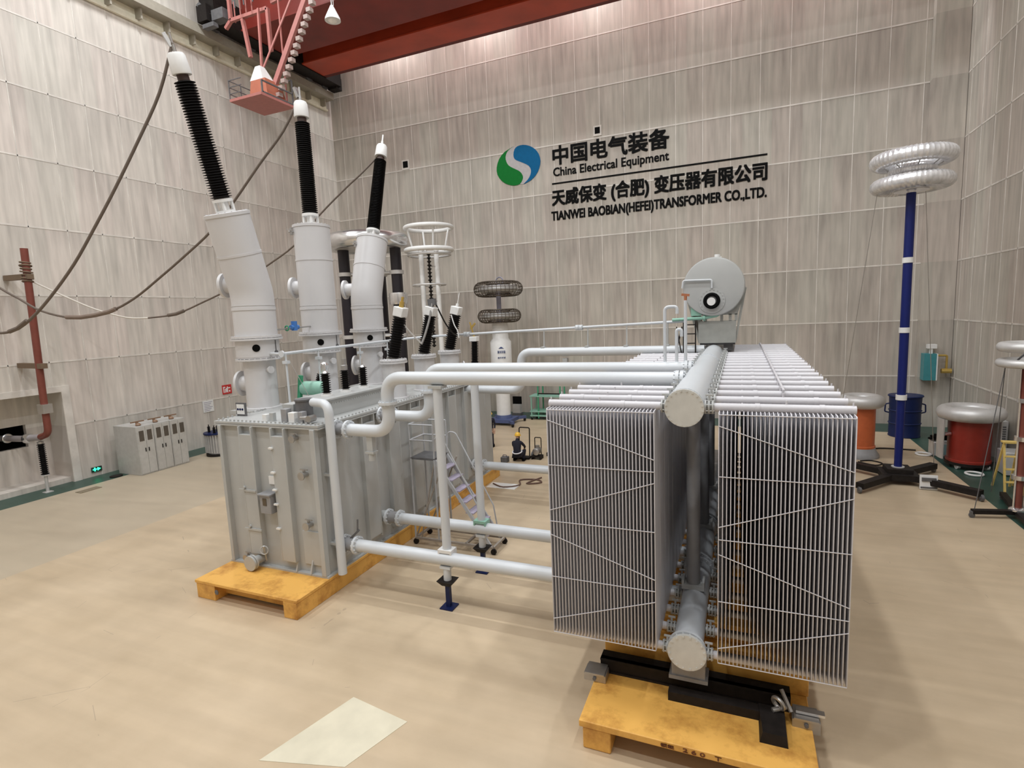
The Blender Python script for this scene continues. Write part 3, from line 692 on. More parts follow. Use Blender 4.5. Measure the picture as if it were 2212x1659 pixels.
t = thing('sampling_valve', 'small blue and green valve on a short pipe between the first and second tall turrets', 'valve', (TX+.3, 12.7, 6.4))
obj('cross_pipe', MB().cyl((TX+.15,11.9,6.33),(TX+.1,13.45,6.38),.025,n=8), STEEL, t)
obj('blue_body', MB().cyl((TX+.14,12.7,6.28),(TX+.14,12.7,6.56),.09,n=12).cyl((TX+.14,12.55,6.38),(TX+.14,12.85,6.38),.07,n=12), mat('valve_blue', (.06,.2,.55), .4), t)
obj('hand_wheel', MB().torus((TX+.14,12.4,6.36),.07,.02,(0,1,0),16,8), GREENP, t)
# ---------------------------------------------------------------- radiator platform
t = thing('transport_platform', 'orange yellow load platform under the radiators, marked 260 T on its near edge', 'platform', (-.6, 13, 0))
obj('deck', MB().box(-2.17, 1.0, 7.12, 20.2, .35, .455), ORANGE, t, bevel=.012)
for x in (-2.12, .52):
    obj('beam', MB().box(x, x+.42, 7.14, 7.55, 0, .35) , ORANGE, t, bevel=.02)
    obj('beam', MB().box(x, x+.42, 9.6, 20.1, 0, .35), ORANGE, t, bevel=.02)
st = text_mesh('额载', -.98, -.80, .372, .428, 7.118, .001, .003)
obj('stencil', st, mat('stencil_brown', (.16,.05,.015), .7), t, smooth=False)
obj('stencil', text_mesh('2 6 0   T', -.68, -.18, .372, .432, 7.118, .002, .003), mat('stencil_brown', (0,0,0)), t, smooth=False)
b = tag(obj('steel_channel', MB().box(-2.12,.74,8.32,8.40,.455,.70).box(-2.12,.74,8.3,8.56,.455,.49).box(-2.12,.74,8.3,8.56,.67,.70), DARK),
    'long black rusty steel channel lying across the platform under the front radiators', 'beam')
b = tag(obj('steel_channel', MB().box(-.98,.40,7.98,8.14,.455,.60).hexa([(.30,7.55,.455),(.66,7.55,.455),(.66,8.14,.455),(.30,8.14,.455),(.34,7.58,.60),(.64,7.58,.60),(.64,8.14,.62),(.30,8.14,.62)]), DARK),
    'short black L shaped steel piece lying on the front of the radiator platform', 'beam')
tag(obj('shackle', MB().torus((.56,8.06,.74),.085,.03,(.5,.6,.2),20,8).cyl((.48,8.02,.64),(.66,8.12,.66),.035,n=10).bar((.60,8.16,.90),(.72,7.98,.70),.04), STEEL), 'grey metal shackle resting on the black L shaped steel piece', 'shackle')
tag(obj('timber_bearer', MB().box(-2.14,1.02,8.74,9.04,.455,.80), ORANGE, bevel=.015), 'yellow timber bearer across the platform just behind the black steel channel', 'timber', 'timber bearers under the radiators')
for i, y in enumerate((9.85, 10.65, 11.95, 13.6, 15.4, 17.2)):
    tag(obj('timber_bearer', MB().box(-2.1,.98,y,y+.26,.455,.78), ORANGE, bevel=.015), f'yellow timber bearer across the platform, {("second","third","fourth","fifth","sixth","farthest")[i]} from the camera', 'timber', 'timber bearers under the radiators')
for i, x in enumerate((-2.33, .74)):
    t = thing('steel_clamp', ('grey steel clamp gripping the left edge of the radiator platform', 'grey steel clamp gripping the right edge of the radiator platform')[i], 'clamp', (x+.17, 8.2, .455), 'clamps on the radiator platform')
    obj('clamp_body', MB().box(x,x+.36,8.02,8.28,.40 if i else .46,.58).box(x+.02,x+.34,8.0,8.3,.58,.61), STEEL, t)
    obj('bolt', MB().lathe([(.03,0),(.03,.03)], (x+.18,8.02,.52), (0,-1,0), 8), DGREY, t)
    if i: obj('tongue', MB().box(x+.05,x+.42,8.10,8.2,.62,.66), ALU, t)

# ---------------------------------------------------------------- headers
HX = -.73; ZT, ZB = 5.06, 1.31
t = thing('header_pipe', 'thick pale upper header pipe between the two radiator rows', 'pipe', (HX, 8, ZT))
obj('pipe_run', MB().cyl((HX,8.0,ZT), (HX,19.6,ZT), .265, n=32), PALE, t)
obj('end_plate', MB().lathe([(.272,0),(.272,.05)], (HX,7.96,ZT), (0,1,0), 36).bolts((HX,7.985,ZT), (0,1,0), .25, 20, .014, .035), mat('end_plate_enamel', (.60,.60,.57), .4), t)
for y in (8.08, 13.9, 14.05): obj('flange', MB().lathe([(.275,-.025),(.275,.025)], (HX,y,ZT), (0,1,0), 36).bolts((HX,y,ZT), (0,1,0), .258, 20, .014, .05), PALE, t)
t = thing('header_pipe', 'thick pale lower header pipe near the platform between the radiator rows', 'pipe', (HX, 8, ZB))
obj('pipe_run', MB().cyl((HX+.03,8.0,ZB), (HX,19.6,ZB), .225, n=32), PALE, t)
obj('end_plate', MB().lathe([(.285,0),(.285,.05)], (HX+.03,7.96,ZB), (0,1,0), 36).bolts((HX+.03,7.985,ZB), (0,1,0), .258, 16, .017, .035), mat('end_plate_enamel', (.6,.6,.57)), t)
for y in (8.08, 10.75, 10.9, 13.1, 13.25, 15.5): obj('flange', MB().lathe([(.285,-.025),(.285,.025)], (HX+.02,y,ZB), (0,1,0), 36).bolts((HX+.02,y,ZB), (0,1,0), .26, 16, .014, .05), PALE, t)
for i, y in enumerate((8.2, 11.3, 14.4)):
    obj('saddle', MB().box(HX-.22,HX+.28,y,y+.30,.71 if i == 0 else .455,1.0).box(HX-.26,HX+.32,y-.03,y+.33,.70 if i == 0 else .455,.76).box(HX-.24,HX+.30,y-.02,y+.32,1.0,1.1), MGREY, t)
for i, y in enumerate((9.65, 12.55, 15.4)):
    c = thing('header_column', f'upright grey tube between the upper and lower headers, {("nearest the camera","behind the nearest","third from the camera")[i]}', 'column', (HX, y, ZB+.22), 'columns between the headers')
    obj('tube_shaft', MB().cyl((HX,y,ZB+.28),(HX,y,ZT-.24),.115,n=22), MGREY, c)
    obj('foot_clamp', MB().box(HX-.19,HX+.19,y-.14,y+.14,ZB+.215,ZB+.30).box(HX-.19,HX-.15,y-.14,y+.14,ZB+.30,ZB+.37).box(HX+.15,HX+.19,y-.14,y+.14,ZB+.30,ZB+.37), GREY, c)

# ---------------------------------------------------------------- radiators
NF = 32; PITCH = .0525; W0, W1 = -.25, .27; FZ0, FZ1 = 1.30, 5.02
def fin_shape(mb, x, t=.0125):
    """one flat pressed panel with slightly rounded top and bottom corners"""
    h = t/2
    poly = [(W0+.02,FZ0),(W1-.02,FZ0),(W1,FZ0+.03),(W1,FZ1-.03),(W1-.02,FZ1),(W0+.02,FZ1),(W0,FZ1-.03),(W0,FZ0+.03)]
    return mb.prismx(poly, x-h, x+h)
ORD = ['nearest','second','third','fourth','fifth','sixth','seventh','eighth','ninth','tenth','eleventh','twelfth','thirteenth','fourteenth','fifteenth','sixteenth','seventeenth','eighteenth','nineteenth','twentieth','twenty-first']
def radiator(side, y, label, full):
    """x measured from the inner end: side -1 goes left, +1 goes right; local y = 0 at tube axis"""
    inner = -1.14 if side < 0 else -.26
    t = thing('radiator', label, 'radiator', (inner, y, 0), 'left radiator row' if side < 0 else 'right radiator row')
    o = Vector((inner, y, 0))
    def sh(mb): mb.v = [v+o for v in mb.v]; return mb
    L = side*(NF-1)*PITCH
    if full:
        f0 = None
        for k in range(NF):
            if f0 is None:
                f0 = obj('fin', sh(fin_shape(MB(), 0)), RADW, t, angle=60)
            else:
                f = f0.copy(); C.objects.link(f); f.parent = t; f.location = (side*k*PITCH, 0, 0)
    else:
        mb = MB()
        for k in range(NF): fin_shape(mb, side*k*PITCH)
        obj('fin_pack', sh(mb), RADW, t, angle=60)
    for nm, z in (('upper_tube', 5.06), ('lower_tube', 1.27)):
        mb = MB().cyl((-side*.10,0,z), (L+side*.03,0,z), .062, n=16)
        for f in (.3, .78): mb.lathe([(.068,-.03),(.068,.03)], (L*f,0,z), (1,0,0), 16)
        if z > 4: mb.cyl((L*.52,0,z),(L*.52,0,z+.11),.014,n=8).cyl((L+side*.0,0,z),(L+side*.0,0,z+.10),.012,n=8).prismx([(-.06,z-.03),(.06,z-.03),(0,z+.07)], L*.18-.008, L*.18+.008)
        obj(nm, sh(mb), RADW, t)
        v = MB().cyl((-side*.10,0,z),(-side*.255,0,z),.055,n=12)
        for q in (.09,.14,.19): v.lathe([(.10,-.010),(.10,.010)], (-side*q,0,z), (1,0,0), 14)
        v.bolts((-side*.14,0,z), (1,0,0), .085, 6, .012, .07).cyl((-side*.14,0,z),(-side*.14,0,z+.17),.018,n=8).bar((-side*.14-.05,0,z+.17),(-side*.14+.06,0,z+.17),.025)
        obj('shutoff_valve', sh(v), GREY, t)
    rods = MB(); yr = W0-.006; r = .0072
    zz = [(FZ1-.02,FZ1-.02),(4.12,4.12),(3.20,3.20),(2.27,2.27),(FZ0+.015,FZ0+.015)]
    dg = [(4.84,4.30),(3.38,3.95),(2.98,2.45),(1.54,2.10)]
    xa, xb = (L, 0) if side < 0 else (0, L)
    if full:
        for a, b in zz+dg: rods.cyl((xa,yr,a),(xb,yr,b),r,n=6)
        obj('brace_rods', sh(rods), RADW, t)
    return t
Y0 = 8.12; DY = .63
proto = {}
for side in (-1, 1):
    n = 0
    for i in range(20 if side > 0 else 21):
        y = Y0 + DY*i
        if side < 0:
            # closer pitch, with wider bays where the oil pipes reach the header
            if i < 4: y = Y0 + .56*i
            elif i < 7: y = 10.40 + .56*(i-4)
            else: y = 12.14 + .58*(i-7)
        side_nm = 'left' if side < 0 else 'right'
        label = f'pale finned radiator panel in the {side_nm} row, {ORD[n]} from the camera' if n else f'pale finned radiator panel at the front of the {side_nm} row, with brace rods'
        n += 1
        if n == 1: radiator(side, y, label, True)
        elif n == 2: proto[side] = radiator(side, y, label, False)
        else: dup(proto[side], (ORG[proto[side].name].x, y, 0), label)
# stay rod running over the tops of the right row
tag(obj('tie_rod', MB().bar((.62,9.2,5.15),(.62,20.2,5.15),.03,.03), RADW), 'thin pale tie bar lying lengthwise over the tops of the right radiator row', 'rod')

# ---------------------------------------------------------------- conservator
cx_, cz_, R_, y0 = -.735, 7.02, .84, 17.0
t = thing('conservator', 'big grey horizontal oil cylinder raised above the far end of the radiators', 'tank', (cx_, 19, 5.33))
obj('drum', MB().lathe([(R_-.05,0),(R_-.012,.015),(R_,.05),(R_,4.0),(R_-.1,4.1)], (cx_,y0,cz_), (0,1,0), 56), GREY, t)
obj('rim', MB().lathe([(R_+.012,.10),(R_+.012,.16)], (cx_,y0,cz_), (0,1,0), 56), GREY, t)
m = obj('manhole', MB().lathe([(.36,0),(.36,.03)], (cx_-.04,y0,6.62), (0,-1,0), 36).bolts((cx_-.04,y0-.03,6.62),(0,1,0),.32,20,.014,.02).lathe([(.235,.03),(.235,.10)], (cx_-.04,y0,6.62), (0,-1,0), 30), GREY, t)
obj('gauge_rim', MB().torus((cx_-.04,y0-.11,6.62),.185,.05,(0,1,0),32,12), BLACK, m)
obj('gauge_recess', MB().lathe([(.19,.10),(.19,.105)], (cx_-.04,y0,6.62), (0,-1,0), 28), DGREY, m)
obj('gauge_glass', MB().lathe([(.115,.10),(.115,.17)], (cx_-.05,y0,6.60), (0,-1,0), 26), WHITE, m)
obj('level_pipe', MB().tube(fillet([(cx_-.04,y0-.05,6.98),(cx_-.04,y0-.05,7.22),(cx_-.83,y0-.05,7.24),(cx_-.86,y0-.05,7.02)],.06,5),.026,10), PALE, t)
obj('filler_cap', MB().cyl((cx_+.08,y0+.6,cz_+R_-.02),(cx_+.08,y0+.6,cz_+R_+.12),.08,n=14).bar((cx_-.12,y0+.6,cz_+R_+.02),(cx_+.2,y0+.6,cz_+R_+.03),.05), WHITE, t)
ca = MB().box(-1.16,-.12,17.2,17.26,5.38,6.03)
ca.prism([(-1.22,6.20),(-.09,6.20),(.16,6.95),(.05,7.0),(-.2,6.55),(-1.3,6.55),(-1.5,6.9),(-1.56,6.85)],17.2,17.26)
for x in (-1.13,-.95,-.50,-.27,-.11): ca.box(x-.05,x+.03,17.2,17.26,6.02,6.22)
ca.hexa([(-.17,17.26,5.38),(-.11,17.26,5.38),(-.11,20.6,5.38),(-.17,20.6,5.38),(.08,17.26,6.95),(.15,17.26,6.95),(.15,20.6,6.95),(.08,20.6,6.95)])
ca.hexa([(-1.16,17.26,5.38),(-1.10,17.26,5.38),(-1.10,20.6,5.38),(-1.16,20.6,5.38),(-1.55,17.26,6.9),(-1.49,17.26,6.9),(-1.49,20.6,6.9),(-1.55,20.6,6.9)])
obj('support_cradle', ca, mat('cradle_grey', (.36,.365,.34), .5), t)
obj('cross_foot', MB().box(-1.12,-.14,17.3,17.6,5.32,5.40).box(-1.12,-1.0,17.35,17.6,5.14,5.32).box(-.46,-.2,17.35,17.6,5.14,5.32), DGREY, t)
obj('connecting_pipe', MB().tube(fillet([(-1.9,17.12,6.10),(-1.0,17.12,6.13),(-.6,17.12,6.20),(-.5,17.12,6.45)],.15,6),.05,12).lathe([(.09,0),(.09,.06)],(-1.02,17.12,6.13),(1,0,0),16), TEAL, t)
obj('green_relay', MB().box(-1.36,-1.06,17.08,17.26,6.20,6.46), TEAL, t)
t = thing('ladder', 'short black ladder standing on the radiators left of the conservator support', 'ladder', (-1.40, 16.9, 5.12))
for x in (-1.56, -1.22): obj('rail', MB().bar((x,16.9,5.12),(x,16.95,6.02),.035), DARK, t)
for z in (5.4, 5.68, 5.95): obj('rung', MB().bar((-1.56,16.92,z),(-1.22,16.92,z),.03), DARK, t)
obj('stay', MB().bar((-1.78,16.9,5.12),(-1.60,16.94,5.9),.04).bar((-1.62,16.9,5.12),(-1.76,16.94,5.9),.03), DARK, t)
for i, (x, zt, bendx) in enumerate(((-1.48,6.50,.25),(-1.24,6.02,.10),(-1.06,6.62,0))):
    t = thing('vent_pipe', ('left of three thin upright vent pipes rising from the second upper oil pipe', 'shortest hooked one of three thin vent pipes on the second upper oil pipe', 'tallest straight one of three thin vent pipes, with a brass tip')[i], 'pipe', (x, 11.95, 5.33), 'thin vent pipes')
    pts = [(x,11.95,5.33),(x,11.95,zt)] + ([(x+bendx,11.95,zt),(x+bendx,11.95,zt-.15)] if bendx else [])
    obj('pipe_run', MB().tube(fillet(pts,.10,6) if bendx else pts, .034, 10), PALE, t)
    if not bendx: obj('tip', MB().cyl((x,11.95,zt),(x,11.95,zt+.1),.03,n=8).bar((x-.08,11.95,zt+.12),(x+.08,11.95,zt+.1),.05), mat('copper_tip', (.42,.16,.08), .4), t)
# ---------------------------------------------------------------- crane
t = thing('overhead_crane', 'red overhead bridge crane with a hanging cab, under the roof by the back wall', 'crane', (-9, 27, 22.3))
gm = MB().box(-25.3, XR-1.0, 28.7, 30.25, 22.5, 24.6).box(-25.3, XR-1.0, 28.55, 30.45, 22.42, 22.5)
obj('girder', gm, mat('lit_orange_red_paint', (.46,.055,.02), .45, var=.2, scale=.5), t)  # lamp light on the far girder's underside is put into this oranger red
obj('girder_skirt', MB().box(-25.3, XR-1.0, 30.45, 30.75, 22.42, 22.5), mat('shaded_walkway_red', (.12,.015,.012), .6), t)  # shade on the girder's lower lip is painted in as darker red
obj('girder', MB().box(-25.3, XR-1.0, 24.2, 27.3, 22.5, 24.6).box(-25.3, XR-1.0, 24.05, 27.45, 22.42, 22.5), REDP, t)
obj('trolley_deck', MB().box(-25.3, XR-1.0, 27.45, 28.55, 23.3, 23.4), mat('shaded_walkway_red', (0,0,0)), t)
obj('end_carriage', MB().box(-26.3, -25.3, 22.4, 32.2, 22.35, 23.6).box(-26.2,-25.5,22.1,22.6,22.2,23.0).box(-26.2,-25.5,31.9,32.5,22.2,23.0), DARK, t)
for y in (23.2, 25.6, 30.2, 31.7): obj('wheel', MB().lathe([(.28,-.07),(.28,.07)], (-26.62+.35,y,22.46), (1,0,0), 24), DGREY, t)
# walkway rails and service frame to the left of the near girder
rail = MB()
for (a, b) in (((-24.4,22.6,22.1),(-21.9,22.6,22.1)),((-21.6,22.6,22.3),(-19.4,22.6,22.55)),((-21.9,22.6,22.1),(-21.9,22.6,20.1)),((-24.4,22.6,22.1),(-24.4,22.6,23.1)),((-23.6,22.6,22.0),(-23.3,22.6,20.1)),((-24.8,22.6,21.8),(-24.4,22.6,22.1))):
    rail.bar(a, b, .16)
for k in range(5): rail.bar((-24.6+.4*k,22.7,22.0),(-24.6+.4*k,22.7,23.0),.05)
obj('service_frame', rail, PINKP, t)
g2 = MB()
for z in (22.7, 23.1, 23.5): g2.bar((-23.4,22.0,z),(-19.8,22.0,z+.25),.05)
for k in range(7): g2.bar((-23.4+.6*k,22.0,22.2),(-23.4+.6*k,22.0,23.75),.045)
obj('guard_rail', g2, DGREY, t)
obj('buffer', MB().box(-25.4,-24.6,22.3,22.8,22.2,22.7).bar((-25.6,22.4,22.5),(-26.1,22.2,23.1),.22).box(-26.0,-25.2,22.2,22.5,21.9,22.1), DGREY, t)
# cab
zc = 17.0
obj('cab_floor', MB().box(-22.4,-20.4,20.2,22.25,zc,zc+.12), PINKP, t)
obj('cab_body', MB().hexa([(-21.9,20.9,zc+.12),(-20.7,20.9,zc+.12),(-20.7,22.1,zc+.12),(-21.9,22.1,zc+.12),(-21.8,21.0,zc+1.1),(-20.9,21.0,zc+1.1),(-20.9,22.0,zc+1.1),(-21.8,22.0,zc+1.1)]), mat('cab_orange', (.46,.15,.09), .5), t)
obj('cab_hood', MB().hexa([(-21.85,21.0,zc+1.1),(-21.05,21.0,zc+1.1),(-21.05,21.8,zc+1.1),(-21.85,21.8,zc+1.1),(-21.65,21.2,zc+1.8),(-21.35,21.2,zc+1.8),(-21.35,21.5,zc+1.8),(-21.65,21.5,zc+1.8)]), WHITE, t)
cr = MB()
for z in (.35,.65,.95):
    cr.bar((-22.38,20.22,zc+z),(-22.38,22.2,zc+z),.035).bar((-22.38,20.22,zc+z),(-21.6,20.22,zc+z),.035)
for y in (20.22,20.9,21.55,22.2): cr.bar((-22.38,y,zc+.12),(-22.38,y,zc+.97),.04)
cw = MB().bar((-20.42,20.3,zc+.15),(-20.42,22.2,zc+.15),.06).bar((-20.42,20.3,zc+.65),(-20.42,22.2,zc+.65),.06).bar((-20.42,20.3,zc+.12),(-20.42,20.3,zc+.65),.06).bar((-20.42,22.2,zc+.12),(-20.42,22.2,zc+1.3),.06).bar((-21.1,22.2,zc+1.3),(-20.42,22.2,zc+1.3),.06)
obj('cab_railing', cr, DGREY, t); obj('cab_window_frame', cw, DGREY, t)
# slanting hanger with ladder rungs
a, b = Vector((-18.7,22.3,22.5)), Vector((-21.3,21.6,zc+.4)); d = (a-b)
obj('hanger', MB().bar(b, a, .20).bar(b+Vector((-.9,0,.6)), a+Vector((-1.2,0,-.3)), .07).bar((-20.7,22.1,zc+.12),(-20.7,22.1,22.5),.06).bar((-22.0,21.9,zc+.12),(-22.3,22.4,22.1),.10), PINKP, t)
ch = MB()
for k in range(17):
    q = b + d*(k/17.0) + Vector((.62,0,.05)); ch.box(q.x-.12,q.x+.12,q.y-.12,q.y+.12,q.z-.08,q.z+.10)
obj('cable_chain', ch, mat('chain_grey', (.42,.33,.30), .5), t)
l = thing('pendant_lamp', 'white conical lamp hanging under the red crane girder at the top', 'lamp', (-16.6, 20.9, 19.55))
obj('shade', MB().lathe([(.34,0),(.32,.10),(.12,.50),(.06,.62)], (-16.6,20.9,19.55), n=28), WHITE, l)
obj('bulb', MB().lathe([(.05,-.10),(.16,-.05),(.2,.0)], (-16.6,20.9,19.55), n=20), mat('lamp_glass', (.95,.93,.88), .3), l)
obj('suspension', MB().cyl((-16.6,20.9,20.17),(-16.75,20.9,26.9),.03,n=8).cyl((-16.55,20.95,20.17),(-16.3,20.9,26.9),.02,n=8), STEEL, l)

# ---------------------------------------------------------------- red bus pole, cables and rope on the left
px, py = -26.40, 12.61
t = thing('bus_support', 'black post insulator on a thin grey stand under the foot of the red brown pole', 'insulator', (px, py, 0))
obj('stand', MB().box(px-.14,px+.14,py-.14,py+.14,0,.03).cyl((px,py,.03),(px,py,.74),.06,n=12).lathe([(.15,0),(.15,.04)],(px,py,.72),n=16), ALUM, t)
obj('insulator', MB().lathe(sheds(16,1.30,.09,.145),(px,py,.76),n=20), BLACKI, t)
obj('head', MB().lathe([(.11,0),(.11,.08),(.04,.1),(.04,.18)],(px,py,2.06),n=16), STEEL, t)
t = thing('bus_pole', 'tall red brown pole with wooden arms standing before the left wall, curved at its foot', 'pole', (-25.7, py, 2.2))
obj('pole_shaft', MB().tube(fillet([(-26.3,py,2.35),(-25.72,py,2.5),(-25.70,py,4.2),(-25.46,py,9.8)],.55,8),.125,16), BROWNR, t)
obj('clamp', MB().box(-25.9,-25.5,py-.17,py+.17,3.35,3.72), ALU, t)
for z, x1 in ((8.78,-26.95),(5.30,-26.95)):
    obj('wooden_arm', MB().bar((-25.3,py,z-.05),(x1,py,z-.02),.22,.2), mat('weathered_wood', (.16,.11,.07), .7), t)
rw = MB()
for k in range(7): rw.torus((-25.53,py,8.55+.12*k), .16+.02*(k % 2), .03, (.05*((k*3) % 5-2),.1,1), 18, 6)
obj('rope_wrap', rw, mat('weathered_wood', (0,0,0)), t)
t = thing('bus_tube', 'grey horizontal bus tube coming out of the black opening in the left recess', 'pipe', (-27.5, py, 2.2))
obj('tube_run', MB().tube([(-29.1,py-.15,2.18),(-27.6,py-.08,2.22),(-26.32,py,2.33)],.13,16), mat('bus_tube_grey', (.36,.33,.34), .45), t)
obj('joint', MB().lathe([(.17,-.18),(.20,-.12),(.20,.12),(.17,.18)],(-27.1,py-.05,2.25),(1,.05,.06),18), ALU, t)
obj('joint_ring', MB().torus((-28.5,py-.12,2.2),.15,.06,(1,0,0),20,10), ALU, t)
def hang(name, pts, r, m, label, cat='cable', extra=None):
    P = [Vector(p) for p in pts]; out = []
    for i in range(len(P)-1):
        p0 = P[max(i-1,0)]; p1 = P[i]; p2 = P[i+1]; p3 = P[min(i+2,len(P)-1)]
        for k in range(4):
            s = k/4; out.append(0.5*((2*p1)+(p2-p0)*s+(2*p0-5*p1+4*p2-p3)*s*s+(3*p1-p0-3*p2+p3)*s**3))
    out.append(P[-1])
    o = obj(name, MB().tube(out, r, 8), m, loc=tuple(P[0])); tag(o, label, cat)
    if extra: obj('splice', MB().tube([Vector(e) for e in extra[0]], extra[1], 8), extra[2], o)
    return o
q = TIPS[0]
hang('cable', [tuple(q+Vector((0,-.05,.2))),(-13.03,9.71,12.18),(-13.64,9.48,11.14),(-14.33,9.21,10.03),(-14.94,8.97,9.11),(-15.56,8.73,8.23),(-16.24,8.47,7.45),(-16.76,8.26,6.94),(-17.21,8.09,6.65),(-17.7,7.9,6.58),(-18.6,7.55,6.75)], .036, CABLE,
     'grey cable hanging from the first tall bushing down past the left edge of the photo', 'cable', ([(-16.9,8.2,6.86),(-17.15,8.1,6.68),(-17.4,8.02,6.6)],.055,CABLE))
q = TIPS[1]
hang('cable', [tuple(q+Vector((-.05,0,.1))),(-13.16,13.77,12.43),(-14.08,13.58,11.52),(-15.1,13.37,10.47),(-16.04,13.17,9.6),(-17.08,12.95,8.89),(-18.15,12.73,8.22),(-19.24,12.5,7.58),(-20.32,12.27,7.18),(-21.78,11.97,7.03),(-23.1,11.69,7.32),(-24.01,11.5,7.81),(-24.74,11.34,8.22),(-26.9,10.9,9.6)], .040, CABLE,
     'grey cable looping from the second tall bushing down across the left wall', 'cable', ([(-20.0,12.32,7.26),(-20.32,12.27,7.17),(-20.9,12.15,7.08),(-21.5,12.02,7.03),(-22.1,11.9,7.06)],.075,mat('cable_wrap', (.20,.15,.12), .8)))
q = TIPS[2]
hang('cable', [tuple(q+Vector((0,-.03,-.25))),(-13.24,17.61,11.97),(-13.84,17.44,11.51),(-14.97,17.13,10.57),(-16.07,16.83,9.5),(-17.27,16.5,8.77),(-18.08,16.27,8.28),(-18.99,16.02,7.9),(-20.01,15.74,7.51),(-21.25,15.4,7.08),(-22.47,15.06,6.97)], .034, CABLE,
     'grey cable running from the third tall bushing behind the turrets toward the left wall', 'cable', ([(-20.9,15.5,7.19),(-21.25,15.4,7.08),(-21.6,15.3,7.04)],.07,CABLE))
hang('rope', [(-22.47,15.06,6.97),(-23.1,14.6,7.02),(-24.0,14.0,7.4),(-24.8,13.4,7.95),(-25.5,12.75,8.55)], .032, ROPE,
     'pale rope from a hanging cable to the top of the red brown pole', 'rope')

hang('cord', [(-9.17,13.52,6.45),(-9.15,14.0,6.05),(-9.15,14.55,5.70)], .022, WHITE, 'white cord tied from the nearest leaning bushing down toward the middle one', 'cord')
hang('cable', [(-9.05,15.18,6.95),(-9.05,14.95,6.45),(-9.1,14.7,5.95),(-9.15,14.55,5.68)], .035, mat('lead_grey', (.22,.21,.20), .6), 'thick grey lead hanging from the cap of the middle leaning bushing', 'cable')
hang('cable', [(-9.0,15.32,6.9),(-8.98,15.8,6.3),(-9.0,16.3,5.95),(-9.1,16.72,5.85)], .024, DARK, 'thin dark lead sagging from the middle leaning bushing to the farthest one', 'cable')
hang('cord', [(-9.22,16.68,6.55),(-9.12,16.68,6.2),(-9.02,16.70,6.0),(-8.98,16.70,5.75)], .02, WHITE, 'white tie hanging on the farthest leaning bushing', 'cord')
# ---------------------------------------------------------------- test gear at the back
def stand_legs(o, spots, z0, z1, r, m, nm='leg'):
    for x, y in spots: obj(nm, MB().cyl((x,y,z0),(x,y,z1),r,n=16), m, o)
cx, cy = -18.7, 25.0
t = thing('voltage_generator', 'large aluminium ring on thick black posts behind the tall turrets', 'test generator', (cx, cy, 0))
obj('corona_ring', MB().torus((cx,cy,10.65),1.95,.42,n=56,m=20), ALU, t)
stand_legs(t, ((cx-1.3,cy-.5),(cx+1.45,cy+.4),(cx-.2,cy+1.2)), .25, 10.4, .30, mat('black_post', (.015,.012,.018), .35), 'post')
obj('ring_plate', MB().lathe([(1.9,0),(1.9,.06)],(cx,cy,10.3),n=40), ALUM, t)
for z in (2.2, 5.6, 9.0):
    tr = MB()
    for x, y in ((cx-1.3,cy-.5),(cx+1.45,cy+.4),(cx-.2,cy+1.2)): tr.lathe([(.38,-.10),(.38,.10)],(x,y,z),n=20)
    tr.cyl((cx-1.3,cy-.5,z),(cx+1.45,cy+.4,z),.08,n=10).cyl((cx-1.3,cy-.5,z),(cx-.2,cy+1.2,z),.08,n=10).cyl((cx-.2,cy+1.2,z),(cx+1.45,cy+.4,z),.08,n=10)
    obj('shelf_ring', tr, ALUM, t)
obj('electrode', MB().lathe([(.2,-.3),(.48,-.3),(.5,-.2),(.5,.2),(.48,.3),(.2,.3)],(cx+2.0,cy-.4,7.55),n=30), ALU, t)
obj('shelf_ring', MB().box(cx+1.3,cx+2.0,cy-.2,cy+.2,7.4,7.6), ALUM, t)
obj('base', MB().lathe([(2.3,0),(2.3,.25)],(cx,cy,0),n=40), DGREY, t)
cx, cy = -15.2, 25.5
t = thing('voltage_divider', 'two stacked white rings on slim white posts, right of the black posted generator', 'divider', (cx, cy, 0))
obj('upper_ring', MB().torus((cx+.05,cy,11.15),1.22,.11,n=48), WHITE, t)
obj('lower_ring', MB().torus((cx,cy,10.0),1.2,.12,n=48), WHITE, t)
obj('lower_ring', MB().torus((cx,cy,9.75),1.1,.06,n=48), ALUM, t)
for k in range(4):
    a = PI/4+k*PI/2; obj('strut', MB().cyl((cx+.85*math.cos(a),cy+.85*math.sin(a),10.0),(cx+1.1*math.cos(a),cy+1.1*math.sin(a),11.1),.05,n=8), WHITE, t)
stand_legs(t, ((cx-.42,cy-.15),(cx+.36,cy+.1)), .2, 10.0, .13, WHITE, 'post')
obj('insulator_string', MB().lathe(sheds(26,5.0,.05,.12),(cx+.02,cy-.1,4.9),n=14), DARK, t)
sp = MB()
for k in range(8): sp.bar((cx+.02,cy,9.2-.9*k),(cx+.36,cy,9.12-.9*k),.05)
obj('spacer', sp, STEEL, t)
obj('spark_ring', MB().torus((cx-.1,cy,8.2),.85,.05,n=40).bar((cx-.95,cy,8.2),(cx+.75,cy,8.2),.05), ALUM, t)
obj('stay_wire', MB().cyl((cx-.9,cy-.5,9.9),(cx-.93,cy-.8,0.1),.02,n=6), ROPE, t)
obj('base', MB().box(cx-.95,cx+1.2,cy-.9,cy+.9,.0,.2), DGREY, t)
